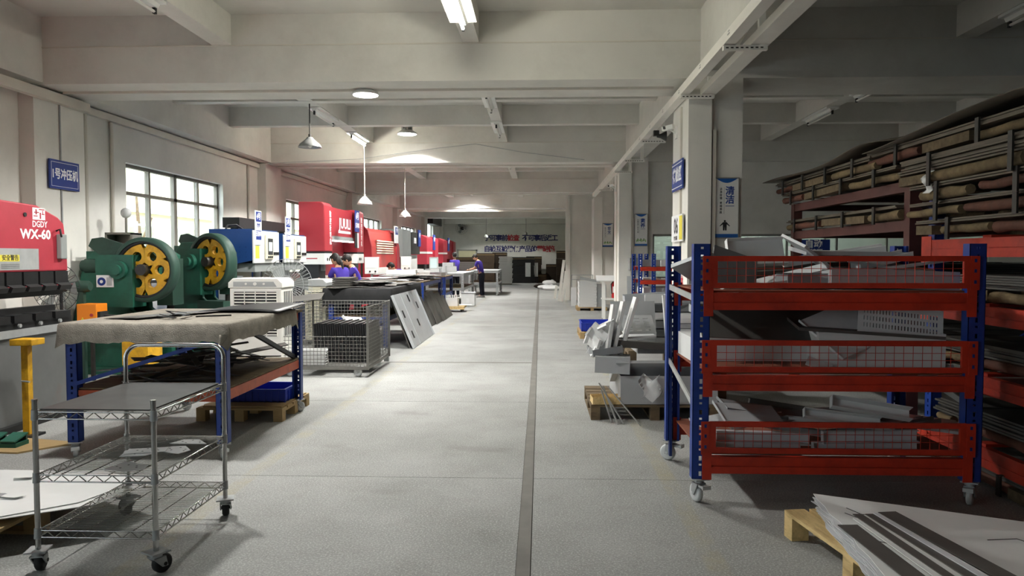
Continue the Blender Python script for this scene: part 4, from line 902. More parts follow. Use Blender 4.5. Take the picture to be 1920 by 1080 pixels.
# ---------------------------------------------------------------- chrome wire cart (left foreground)
CX0, CX1, CY0, CY1 = -2.545, -1.935, 3.64, 4.47
t = thing('wire_cart', ((CX0 + CX1) / 2, (CY0 + CY1) / 2, 0), 'chrome three-tier wire shelf cart with push handle in the left foreground', 'cart')
for x in (CX0, CX1):
    MB().cyl((x, CY0, .11), (x, CY0, .875), .0135, 12).cyl((x, CY0, .875), (x, CY0, .885), .0145, 12).build('post', 'chrome', t)
    MB().cyl((x, CY1, .11), (x, CY1, .84), .0135, 12).build('post', 'chrome', t)
    for y in (CY0, CY1): caster(t, x, y, .12, .05, 'rubber', R({CX0: 15, CX1: -30}[x] + (0 if y == CY0 else 50)), False)
h = [(CX0, CY1, .84), (CX0, CY1, .98)]
for k in range(1, 7): a = math.pi / 2 * k / 6; h.append((CX0 + .08 - .08 * math.cos(a), CY1 + .02 * math.sin(a), .98 + .08 * math.sin(a)))
for k in range(0, 7): a = math.pi / 2 * k / 6; h.append((CX1 - .08 + .08 * math.sin(a), CY1 + .02 * math.cos(a), .98 + .08 * math.cos(a)))
h += [(CX1, CY1, .98), (CX1, CY1, .84)]
MB().tube(h, .0135, 12).build('push_handle', 'chrome', t)
for z in (.82, .50, .215):
    s = MB()
    for zz in (z, z - .035):
        for a, b in (((CX0, CY0), (CX1, CY0)), ((CX1, CY0), (CX1, CY1)), ((CX1, CY1), (CX0, CY1)), ((CX0, CY1), (CX0, CY0))): s.cyl((*a, zz), (*b, zz), .0038, 6)
    sh = s.build('shelf_frame', 'chrome', t)
    zg = MB()
    for a, b, n in (((CX0, CY0), (CX1, CY0), 14), ((CX1, CY0), (CX1, CY1), 20), ((CX1, CY1), (CX0, CY1), 14), ((CX0, CY1), (CX0, CY0), 20)):
        for k in range(n):
            p = [a[i] + (b[i] - a[i]) * k / n for i in (0, 1)]; q = [a[i] + (b[i] - a[i]) * (k + 1) / n for i in (0, 1)]
            zg.cyl((*p, z if k % 2 else z - .035), (*q, z - .035 if k % 2 else z), .0026, 5, cap=False)
    tag(zg.build('zigzag_edge', 'wire', sh), kind='stuff')
    g = MB()
    for k in range(1, 42): y = CY0 + (CY1 - CY0) * k / 42; g.cyl((CX0, y, z + .004), (CX1, y, z + .004), .0017, 5, cap=False)
    for k in range(1, 5): x = CX0 + (CX1 - CX0) * k / 5; g.cyl((x, CY0, z), (x, CY1, z), .003, 5, cap=False)
    tag(g.build('wire_grid', 'wire', sh), kind='stuff')
    for x in (CX0, CX1):
        for y in (CY0, CY1): MB().cyl((x, y, z - .04), (x, y, z + .012), .018, 12, r2=.0165).build('collar', 'galv_dull', sh)
tag(MB().box(CX0 + .02, CX1 - .02, CY0 + .012, CY1 - .02, .828, .834).build('shelf_mat', 'dark_steel'), 'dull grey board lying on the top tier of the wire cart', 'board')
def bracket_plate(c, rz, label, pts, tilt=0):
    t = thing('punched_plate', c, label, 'metal plate', 'white punched plates on the wire cart')
    MB().prism([(c[0] + a, c[1] + b) for a, b in pts], 'z', c[2], c[2] + .003).build('plate', 'part_white', t)
    hl = MB()
    for a, b in ((-.05, .01), (.05, .01), (0, .035), (-.02, -.02), (.06, -.02)): hl.cyl((c[0] + a, c[1] + b, c[2] + .003), (c[0] + a, c[1] + b, c[2] + .0034), .006, 8)
    hl.build('holes', 'black', t); t.rotation_euler = (R(tilt), 0, rz)
SHP = [(-.1, -.03), (.02, -.09), (.11, -.05), (.1, .03), (.03, .06), (.0, .1), (-.05, .09), (-.07, .03)]
bracket_plate((-2.15, 3.76, .508), R(8), 'white punched steel plate lying in front on the middle tier', SHP)
bracket_plate((-2.24, 4.04, .508), R(40), 'white punched steel plate in the centre of the middle tier, lower of two', SHP)
bracket_plate((-2.21, 4.08, .512), R(20), 'white punched steel plate in the centre of the middle tier, upper of two', [(-.11, -.05), (.1, -.06), (.11, .04), (-.1, .06)])
bracket_plate((-2.06, 4.12, .508), R(-10), 'white pointed steel plate at the right rear of the middle tier', [(-.1, -.05), (.07, -.08), (.09, .0), (.0, .08), (-.07, .05)])
bracket_plate((-2.06, 4.29, .508), R(5), 'white trapezoid steel plate at the back edge of the middle tier', [(-.11, -.03), (.11, -.05), (.03, .06), (-.06, .06)])
# ---------------------------------------------------------------- left front pallet with white sheets
pallet(-4.05, -2.88, 3.62, 4.75, 'wooden pallet with white cut sheets at the left edge behind the cart', 'wood', h=.15, along='y', n=5)
for k in range(7):
    r = random.Random(40 + k); x0, y1 = -4.1 + .08 * k, 4.78 - .03 * (k % 4); L = 1.0 + .1 * (k % 3)
    poly = [(x0, y1 - .9 - .05 * k), (x0 + L * .6, y1 - .95), (x0 + L, y1 - .6), (x0 + L + .1, y1 - .2), (x0 + L * .7, y1), (x0 + .1, y1)]
    tag(MB().prism([(a + r.uniform(-.04, .04), b + r.uniform(-.04, .04)) for a, b in poly], 'z', .152 + k * .007, .156 + k * .007).build('cut_sheet', 'sheet_white' if k % 3 != 1 else 'part_grey'), '%s cut steel sheet with notches, layer %s on the left pallet' % ('white' if k % 3 != 1 else 'grey', ORD[k]), 'metal sheet', 'cut sheets on the left pallet')
for k in range(18):
    r = random.Random(80 + k); x, y = r.uniform(-3.95, -3.0), r.uniform(3.75, 4.65)
    tag(MB().prism([(x + r.uniform(.03, .13) * math.cos(a), y + r.uniform(.03, .11) * math.sin(a)) for a in (0, 1.0, 2.1, 3.0, 4.2, 5.3)], 'z', .2035 + .0025 * (k % 5), .205 + .0025 * (k % 5)).build('offcut', 'sheet_white' if k % 3 else 'part_mid'), 'small pale steel offcut scattered on the left pallet sheets', 'offcut', 'offcuts on the left pallet')
# ---------------------------------------------------------------- red press brake at the left edge
FX = -4.85
t = thing('press_brake', (-5.4, 6.2, 0), 'red press brake marked WX-60 at the left edge with black tooling', 'machine')
MB().prism([(4.6, 1.46), (7.5, 1.46), (7.49, 1.7), (7.45, 1.94), (7.36, 2.0), (7.05, 2.1), (6.5, 2.12), (4.6, 2.12)], 'x', -5.6, FX).build('ram_cover', 'red_press', t, bevel=.015)
for y in (4.8, 7.1): MB().prism([(-6.3, 0), (-5.3, 0), (-5.3, .95), (-5.75, .95), (-5.75, 1.5), (-5.5, 1.5), (-5.5, 2.05), (-6.3, 2.05)], 'y', y, y + .08).build('side_frame', 'red_press', t)
MB().box(FX - .12, FX, 4.6, 7.45, .04, .9).build('front_apron', 'grey_plate', t)
MB().box(FX - .35, FX + .06, 4.6, 7.4, 0, .06).build('foot', 'black_steel', t)
MB().box(FX - .3, FX + .03, 4.6, 7.5, .86, .93).build('table_edge', 'galv_dull', t)
MB().box(FX - .22, FX + .01, 4.6, 7.52, .93, 1.0).build('die_rail', 'black_steel', t)
for k in range(8):
    y = 5.2 + .29 * k; MB().box(FX - .19, FX + .035, y, y + .24, .99, 1.06).build('die_block', 'black_steel', t)
    MB().cyl((FX + .03, y + .06, .965), (FX + .05, y + .06, .965), .018, 10).build('bolt', 'galv_dull', t)
MB().box(FX - .15, FX - .08, 5.0, 7.4, 1.06, 1.12).build('die', 'black_steel', t)
MB().box(-5.5, FX - .02, 4.6, 7.48, 1.4, 1.46).build('ram_edge', 'black_steel', t)
for k in range(11):
    y = 5.0 + .228 * k
    c = MB().box(FX - .14, FX + .01, y, y + .2, 1.33, 1.46).build('tool_clamp', 'black_steel', t)
    MB().ob((FX + .02, y + .1, 1.31), (.07, .18, .05), (0, R(25), 0)).build('clamp_lever', 'black', c)
MB().box(FX + .0, FX + .03, 4.8, 7.52, 1.318, 1.326).build('guard_rail', 'red_press', t)
MB().box(FX - .16, FX - .03, 5.0, 7.45, 1.22, 1.33).build('punch', 'black_steel', t)
MB().box(-5.35, -5.0, 6.1, 6.7, 1.0, 1.22).build('back_gauge', 'black', t)
MB().cyl((-5.2, 6.85, 1.06), (-5.2, 6.85, 1.2), .03, 10).build('gauge_post', 'black', t); MB().cyl((-5.2, 6.85, 1.13), (-5.2, 6.85, 1.15), .07, 14).build('hand_wheel', 'black', t)
x = FX + .0015
txt('WX-60', .125, (x, 7.02, 1.815), '+x', 'letter_white', t, bold=.03, sx=1.12)
txt('DGDY', .085, (x, 7.08, 1.915), '+x', 'letter_white', t, bold=.012, sx=.9)
e = MB().box(FX, FX + .002, 6.98, 7.16, 1.96, 2.075); e.build('emblem', 'letter_white', t)
e = MB()
for q in ((6.99, 7.05, 1.99, 2.0), (7.0, 7.07, 2.025, 2.035), (7.07, 7.15, 2.055, 2.065), (7.08, 7.1, 1.97, 2.03), (7.11, 7.15, 2.01, 2.02), (7.02, 7.04, 2.01, 2.06), (7.12, 7.13, 2.02, 2.05)): e.box(FX + .002, FX + .003, *q)
e.build('emblem_strokes', 'red_press', t)
pl = MB().box(FX, FX + .003, 6.52, 7.05, 1.48, 1.68).build('data_plate', 'galv', t)
MB().box(FX + .003, FX + .004, 6.53, 6.78, 1.56, 1.62).build('warning_strip', 'yellow_flat', pl)
txt('安全警告', .055, (FX + .0045, 6.66, 1.59), '+x', 'letter_black', pl, bold=.01)
g = MB()
for k in range(4): g.box(FX + .003, FX + .0035, 6.54, 6.78, 1.495 + .012 * k, 1.499 + .012 * k)
g.build('fine_print', 'letter_black', pl)
MB().box(FX, FX + .05, 7.32, 7.42, 1.58, 1.83).build('side_handle', 'grey_mach', t, bevel=.01)
MB().cyl((FX, 6.87, 2.0), (FX + .01, 6.87, 2.0), .02, 12).build('port', 'black', t)
MB().tube([(FX + .01, 7.31, 1.86), (FX + .05, 7.31, 1.88), (FX + .05, 7.33, 1.8)], .01, 6).build('catch', 'black', t)
# yellow support post, pedals on a board
t = thing('yellow_stand', (-4.55, 6.45, 0), 'yellow steel support stand with square head in front of the press brake', 'stand')
MB().box(-4.6, -4.54, 6.42, 6.48, .02, .82).build('post', 'yellow', t); MB().box(-4.66, -4.46, 6.36, 6.54, .82, .875).build('head', 'yellow', t, bevel=.005); MB().box(-4.68, -4.48, 6.35, 6.55, 0, .02).build('foot_plate', 'black_steel', t)
MB().cyl((-4.6, 6.42, .5), (-4.5, 6.38, .5), .008, 8).build('pin', 'galv', t)
tag(MB().prism([(-4.9, 5.9), (-4.25, 5.85), (-3.95, 6.2), (-4.6, 6.35)], 'z', .001, .015).build('floor_board', 'wood'), 'thin plywood board on the floor under the green pedals', 'board')
for k, x in enumerate((-4.6, -4.42)):
    t = thing('foot_pedal', (x, 6.05, .016), ('left green foot pedal on the plywood board', 'right green foot pedal on the plywood board')[k], 'pedal', 'green foot pedals')
    MB().box(x - .07, x + .07, 5.98, 6.14, .016, .05).build('base', 'green', t); MB().ob((x, 6.06, .085), (.13, .17, .012), (R(14), 0, 0)).build('tread', 'green', t)
    MB().box(x - .06, x + .06, 6.12, 6.14, .05, .1).build('hinge', 'green_d', t)
# ---------------------------------------------------------------- felt covered workbench
def drape(x0, x1, y0, y1, z, drop, amp=.015, n=30, seed=1, flare=.01, corner=0.):
    r = random.Random(seed); per = []
    for i in range(n): per.append((x0 + (x1 - x0) * i / n, y0))
    for i in range(n): per.append((x1, y0 + (y1 - y0) * i / n))
    for i in range(n): per.append((x1 - (x1 - x0) * i / n, y1))
    for i in range(n): per.append((x0, y1 - (y1 - y0) * i / n))
    cx, cy = (x0 + x1) / 2, (y0 + y1) / 2; N = len(per); v = []; f = []
    def ring(off, zz, wob=0):
        o = len(v)
        for i, (a, b) in enumerate(per):
            dx = off * (1 if a >= x1 - 1e-6 else -1 if a <= x0 + 1e-6 else 0); dy = off * (1 if b >= y1 - 1e-6 else -1 if b <= y0 + 1e-6 else 0)
            w = wob * (math.sin(i * .9 + seed) * .5 + r.uniform(-.5, .5)); cn = corner if (i % n in (0,)) and wob else 0
            v.append((a + dx * (1 + w * 20), b + dy * (1 + w * 20), zz + w - cn))
        return o
    rings = [ring(-.05, z), ring(-.012, z), ring(0.0, z - .004), ring(.008, z - .016), ring(.012 + flare * .4, z - drop * .5, amp * .1), ring(.012 + flare, z - drop, amp)]
    for a, b in zip(rings, rings[1:]): f += [(a + i, a + (i + 1) % N, b + (i + 1) % N, b + i) for i in range(N)]
    f.append(tuple(range(N)))
    q = MB(); q.add(v, f[:-1], True); q.add(v, [f[-1]]); return q
def bench(x0, x1, y0, y1, ztop, label, shelf=.55, legs='blue', rail='orange_rack', top='wood_old', wheels=True, w=.09):
    t = thing('workbench', ((x0 + x1) / 2, (y0 + y1) / 2, 0), label, 'workbench', 'blue steel workbenches')
    zb = .13 if wheels else 0
    for x in (x0 + w / 2, x1 - w / 2):
        for y, bk in ((y0, 1), (y1, -1)):
            upright(x, y, zb, ztop - .03, w, .07, bk).build('post', legs, t)
            if wheels: caster(t, x, y + bk * .03, zb, .05, 'pvc', R(30 * bk))
    for z in (ztop - .11, shelf - .09):
        for y in (y0 + .01, y1 - .05): beam_x(MB(), x0 + w, x1 - w, y, z, z + .085, .04).build('beam', legs if z > shelf else rail, t)
        for x in (x0 + .02, x1 - .06): beam_y(MB(), x, y0 + .07, y1 - .07, z, z + .085, .04).build('beam', rail, t)
    MB().box(x0, x1, y0, y1, ztop - .025, ztop).build('top_board', top, t)
    MB().box(x0 + .02, x1 - .02, y0 + .02, y1 - .02, shelf, shelf + .012).build('shelf_board', 'wood_old', t)
    return t
TX0, TX1, TY0, TY1 = -3.77, -2.46, 5.7, 7.62
b1 = bench(TX0 + .02, TX1 - .0, TY0 + .04, TY1, 1.06, 'blue and orange steel workbench on casters under a grey felt cover')
MB().bar((TX0 + .1, TY0 + .06, .6), (TX1 - .15, TY0 + .06, .93), .05, .03).build('diagonal_brace', 'blue', b1)
MB().bar((TX1 - .06, TY1 - .1, .58), (TX1 - .06, TY0 + .7, .95), .03, .04).build('diagonal_brace', 'black_steel', b1)
tag(drape(TX0, TX1 + .02, TY0, TY1 - .28, 1.085, .15, .02, 30, 3, .012, .05).build('felt_cover', 'felt'), 'thick grey felt cover draped over the workbench top', 'cover')
# felt corner flap
tag(MB().grid(lambda u, v: (TX1 - .02 + .06 * u - .02 * v, TY0 - .03 - .015 * math.sin(4 * u), 1.0 - .13 * v * (1 - .7 * u)), 6, 6, .006).build('felt_flap', 'felt'), 'loose felt corner hanging at the front right of the workbench', 'cover')
tag(MB().grid(lambda u, v: (-3.62 + .34 * u + .55 * v, 6.05 + 1.35 * v - .1 * u, 1.092 + .012 * u), 4, 8, .003).build('steel_sheet', 'sheet_dark'), 'dark flat steel strip lying along the left of the felt cover', 'metal sheet')
tag(MB().grid(lambda u, v: (-3.2 + .8 * u, 6.75 + .85 * v, 1.094 + .03 * u * v + .02 * math.sin(3 * u)), 8, 6, .004).build('steel_sheet', 'black_steel'), 'black bowed sheet at the back right of the felt cover', 'metal sheet')
g = MB()
for k in range(9): g.ob((-3.05 + random.gauss(0, .05), 6.1 + random.gauss(0, .04), 1.092 + .006 * k), (.16, .02, .004), (R(random.uniform(-8, 8)), R(random.uniform(-12, 12)), R(random.uniform(-60, 60))))
for k in range(9): pass
t = thing('offcut_tangle', (-3.05, 6.1, 1.087), 'small tangle of black steel offcuts on the felt cover', 'offcuts'); tag(g.build('strips', 'black_steel', t), kind='stuff')
tag(MB().bar((-2.92, 6.3, 1.092), (-2.7, 6.42, 1.092), .012).bar((-2.92, 6.3, 1.092), (-2.94, 6.26, 1.092), .012).build('hex_key', 'black_steel'), 'thin black hex key lying on the felt cover', 'tool')
for k in range(46):
    r = random.Random(200 + k); x, y = r.uniform(TX0 + .2, TX1 - .25), r.uniform(TY0 + .2, TY1 - .2); L = r.uniform(.25, .7)
    tag(MB().ob((x, y, .575 + .24 * r.random() * math.exp(-((x + 3.0) / .5) ** 2 - ((y - 6.7) / .7) ** 2) + .02 * r.random()), (L, r.uniform(.03, .1), .008), (R(r.uniform(-16, 16)), R(r.uniform(-12, 12)), R(r.uniform(-80, 80)))).build('offcut', 'scrap' if k % 3 else 'sheet_dark'), 'dark steel offcut in the heap on the lower shelf of the felt workbench', 'offcut', 'scrap heap on the workbench shelf')
# pallet and crate behind / under the bench
pallet(-3.35, -2.5, 7.1, 7.95, 'weathered pallet with plywood top under the felt workbench', 'wood', h=.13, along='x', n=5, base=False)
tag(MB().box(-3.3, -2.52, 7.14, 7.9, .131, .143).build('plywood_sheet', 'wood'), 'plywood sheet on the pallet under the felt workbench', 'board')
crate(-3.1, -2.56, 7.35, 7.8, .144, .13, 'blue ribbed plastic crate on the pallet under the felt workbench')
# ---------------------------------------------------------------- green punch presses
def ring_disc(c, r, holes, y0, y1, hub=.06):
    """disc facing -y with round cut-outs between spokes"""
    n = 48; b = MB(); hr = r * .19; hc = r * .58
    pts = []
    for k in range(holes):
        a0 = 2 * math.pi * k / holes
        inn = []
        for j in range(10):
            a = 2 * math.pi * j / 10; inn.append((hc * math.cos(a0) + hr * math.cos(a), hc * math.sin(a0) + hr * math.sin(a)))
        w = math.pi / holes
        out = []
        for j in range(10):
            # sector boundary point in the direction of angle a seen from the hole centre
            a = 2 * math.pi * j / 10; dx, dy = math.cos(a), math.sin(a); t_ = 0; px, py = hc * math.cos(a0), hc * math.sin(a0)
            while t_ < r * 1.2:
                qx, qy = px + dx * t_, py + dy * t_; rr = math.hypot(qx, qy); an = (math.atan2(qy, qx) - a0 + math.pi) % (2 * math.pi) - math.pi
                if rr > r or rr < hub or abs(an) > w: break
                t_ += .004
            out.append((px + dx * t_, py + dy * t_))
        for j in range(10):
            q = [inn[j], out[j], out[(j + 1) % 10], inn[(j + 1) % 10]]
            vs = [(c[0] + a, y, c[2] + z) for y in (y0, y1) for a, z in q]
            b.add(vs, [(0, 1, 2, 3), (7, 6, 5, 4), (0, 3, 7, 4)])
    return b
def punch_press(ox, oy, oz, label, s=1.0, dep=1.0, m='green'):
    """local frame: flywheel centre at origin, wheel faces -y, ram side +x"""
    t = thing('punch_press', (ox, oy, 0), label, 'machine', 'green punch presses')
    P = lambda x, y, z: (ox + x * s, oy + y * s * (dep if y > 0 else 1), oz + z * s)
    q = lambda pts: [(ox + a * s, oz + b * s) for a, b in pts]
    zf = -oz / s
    for y in (.12, .62): MB().prism(q([(-1.25, zf), (.05, zf), (-.02, -.75), (-.3, -.55), (-.32, -.15), (.1, -.1), (.12, .2), (-.1, .32), (-.75, .3), (-.95, .1), (-1.05, -.4)]), 'y', oy + y * s * dep, oy + (y + .1) * s * dep).build('side_frame', m, t, bevel=.012)
    MB().box(*[k for ab in zip(P(-.95, .2, -.45), P(-.35, .62, .25)) for k in ab]).build('body', m, t)
    MB().box(*[k for ab in zip(P(-1.3, .05, zf), P(.1, .8, zf + .1)) for k in ab]).build('base', m, t)
    MB().box(*[k for ab in zip(P(-.35, .0, -.72), P(.2, .75, -.6)) for k in ab]).build('bolster', 'green_d', t)
    rim = MB().lathe([(.38 * s, -.1 * s), (.42 * s, -.1 * s), (.435 * s, -.08 * s), (.435 * s, .06 * s), (.42 * s, .08 * s), (.38 * s, .08 * s), (.38 * s, -.1 * s)], P(0, 0, 0), 'y', 48, False).build('flywheel_rim', 'green_d', t)
    MB().lathe([(.345 * s, -.06 * s), (.385 * s, -.09 * s), (.385 * s, .06 * s), (.345 * s, .06 * s), (.345 * s, -.06 * s)], P(0, 0, 0), 'y', 48, False).build('belt_groove', 'black', t)
    ring_disc(P(0, 0, 0), .35 * s, 6, oy - .05 * s, oy + .02 * s, .08 * s).build('flywheel_disc', 'yellow', t)
    MB().cyl(P(0, -.16, 0), P(0, .85, 0), .075 * s, 18).build('crank_shaft', 'dark_steel', t)
    MB().cyl(P(-.6, .15, .05), P(-.92, .15, .05), .1 * s, 16).cyl(P(-.92, .15, .05), P(-.97, .15, .05), .08 * s, 16).build('motor', 'green_d', t)
    MB().prism(q([(-.85, .32), (-.8, .42), (-.66, .44), (.05, .22), (.2, .05), (.1, .02), (-.7, .2)]), 'y', oy + .09 * s, oy + .12 * s).build('belt_guard', 'green_d', t)
    MB().box(*[k for ab in zip(P(-.62, -.14, -.5), P(-.12, .2, .2)) for k in ab]).build('bearing_block', m, t)
    MB().cyl(P(-.3, -.2, .0), P(-.3, -.14, .0), .12 * s, 20).cyl(P(-.3, -.24, .0), P(-.3, -.2, .0), .07 * s, 14).build('bearing_cap', m, t)
    MB().box(*[k for ab in zip(P(-.02, .3, -.5), P(.2, .62, .15)) for k in ab]).build('ram', 'green_d', t)
    MB().cyl(P(.09, .46, -.62), P(.09, .46, -.5), .05 * s, 12).build('punch_holder', 'dark_steel', t)
    return t
punch_press(-5.29, 9.85, 1.43, 'green punch press with yellow flywheel, nearer of the two', 1.0)
punch_press(-4.87, 10.95, 1.53, 'green punch press with yellow flywheel, farther one beside the blue press', .98, .45).rotation_euler = (0, 0, R(-24))
p = MB().box(-5.85, -5.63, 9.60, 9.62, 1.28, 1.5); t = thing('info_plate', (-5.78, 9.6, 1.2), 'white and blue round safety notice on the nearer green press', 'sign')
MB().box(-5.89, -5.66, 9.695, 9.709, 1.2, 1.36).build('plate', 'sign_white', t); MB().cyl((-5.82, 9.692, 1.275), (-5.82, 9.695, 1.275), .055, 20).build('round_mark', 'sign_blue', t); MB().cyl((-5.82, 9.69, 1.275), (-5.82, 9.692, 1.275), .022, 16).build('round_centre', 'sign_white', t)
MB().box(-5.75, -5.68, 9.692, 9.695, 1.22, 1.33).build('text_block', 'part_grey', t)
# (held on the front frame of the press)
t = thing('orange_control_box', (-5.85, 9.6, 0), 'orange press control box on a post left of the felt workbench', 'control box')
MB().box(-5.92, -5.66, 9.3, 9.55, .72, 1.0).build('box', 'orange', t, bevel=.01); MB().box(-5.81, -5.77, 9.4, 9.44, 0, .72).build('post', 'dark_steel', t)
MB().prism([(-5.88, .75), (-5.8, .75), (-5.84, .83)], 'y', 9.292, 9.3).build('warning_triangle', 'yellow_flat', t); MB().cyl((-5.72, 9.3, .86), (-5.72, 9.285, .86), .02, 10).build('button', 'red_mach', t)
MB().box(-5.66, -5.62, 9.32, 9.5, .76, .9).build('side_cover', 'rubber', t); MB().tube([(-5.64, 9.4, .85), (-5.5, 9.45, .84), (-5.4, 9.5, .75), (-5.36, 9.6, .6)], .015, 8).build('cable', 'rubber', t)
t = thing('yellow_scrap_bin', (-5.1, 9.2, 0), 'yellow steel chute box on the floor below the nearer green press', 'bin')
MB().box(-5.25, -4.92, 9.15, 9.16, .25, .55).box(-5.25, -4.92, 9.5, 9.51, .25, .55).box(-5.25, -5.24, 9.16, 9.5, .25, .55).box(-4.93, -4.92, 9.16, 9.5, .25, .55).box(-5.25, -4.92, 9.15, 9.51, .24, .25).build('box', 'yellow', t)
for x in (-5.24, -4.95): 
    for y in (9.17, 9.48): MB().box(x, x + .02, y, y + .02, 0, .24).build('leg', 'dark_steel', t)
# electrical cabinet with globe lamp behind, cables, fan
t = thing('electric_cabinet', (-6.2, 10.9, 0), 'grey open electric cabinet with wiring behind the nearer green press', 'cabinet')
MB().box(-6.36, -5.95, 10.95, 10.97, .6, 1.95).box(-6.36, -6.33, 10.7, 10.95, .6, 1.95).box(-5.98, -5.95, 10.7, 10.95, .6, 1.95).box(-6.36, -5.95, 10.7, 10.97, 1.93, 1.96).box(-6.36, -5.95, 10.7, 10.97, .58, .6).build('body', 'alu_frame', t)
for k in range(7): MB().box(-6.3 + .04 * k, -6.275 + .04 * k, 10.85, 10.94, 1.5 + .05 * (k % 3), 1.8 - .03 * (k % 2)).build('breaker', 'black', t)
for x in (-6.36, -5.98): MB().box(x, x + .03, 10.93, 10.97, 0, .58).build('leg', 'alu_frame', t)
t = thing('globe_lamp', (-6.12, 10.85, 1.96), 'round pale globe warning lamp on a short stem above the electric cabinet', 'lamp')
MB().cyl((-6.12, 10.85, 1.96), (-6.12, 10.85, 2.18), .018, 8).build('stem', 'alu_frame', t); MB().ball((-6.12, 10.85, 2.25), .075, 14, 10).build('globe', 'clear_film', t)
t = thing('stand_fan', (-6.15, 9.2, 0), 'black stand fan with wire guard behind the red press brake', 'fan')
def fan(t, c, r, ax, stand=True, m='black', wires=22, blades=3):
    R_ = lambda a, rr, d: {'y': (c[0] + rr * math.cos(a), c[1] + d, c[2] + rr * math.sin(a)), 'x': (c[0] + d, c[1] + rr * math.cos(a), c[2] + rr * math.sin(a))}[ax]
    g = MB()
    for q in range(wires):
        a = 2 * math.pi * q / wires
        for sg in (-1, 1): g.tube([R_(a, r * f, sg * r * .28 * math.sqrt(max(0, 1 - f * f)) * .8) for f in (.12, .5, .85, 1)], .0028, 4)
    for f in (.35, .7, 1): g.tube([R_(2 * math.pi * k / 28, r * f, -r * .28 * math.sqrt(max(0, 1 - f * f)) * .8) for k in range(29)], .004, 4)
    tag(g.build('wire_guard', m, t), kind='stuff')
    for k in range(blades):
        a0 = 2 * math.pi * k / blades; pts = [R_(a0 + da, r * f, d) for da, f, d in ((0, .15, .02), (-.25, .5, .035), (-.3, .85, .04), (.3, .9, -.03), (.5, .55, -.03))]
        vs = pts + [tuple(p[i] + (.004 if (i == 1 and ax == 'y') or (i == 0 and ax == 'x') else 0) for i in range(3)) for p in pts]
        MB().add(vs, [(0, 1, 2, 3, 4), (9, 8, 7, 6, 5)] + [(i, (i + 1) % 5, (i + 1) % 5 + 5, i + 5) for i in range(5)]).build('blade', 'grey_mach', t)
    d = Vector((0, .16, 0)) if ax == 'y' else Vector((-.16, 0, 0))
    MB().cyl(c, Vector(c) + d, .06, 14).build('motor', m, t)
    if stand:
        e = Vector(c) + d * .6; MB().cyl((e.x, e.y, .03), (e.x, e.y, c[2]), .02, 10).build('pole', m, t); MB().lathe([(.24, 0), (.24, .02), (.05, .04)], (e.x, e.y, 0), n=24).build('base', m, t)
fan(t, (-5.98, 9.0, 1.22), .3, 'y')
t = thing('blower_motor', (-5.95, 9.35, 0), 'dark green conical motor standing left of the nearer green press', 'motor')
MB().lathe([(.02, 0), (.05, .06), (.075, .14), (.075, .27), (.055, .3)], (-6.12, 9.45, 1.22), 'x', 18).build('motor', 'green_d', t); MB().box(-5.97, -5.9, 9.42, 9.48, 0, 1.16).build('stand', 'green_d', t)
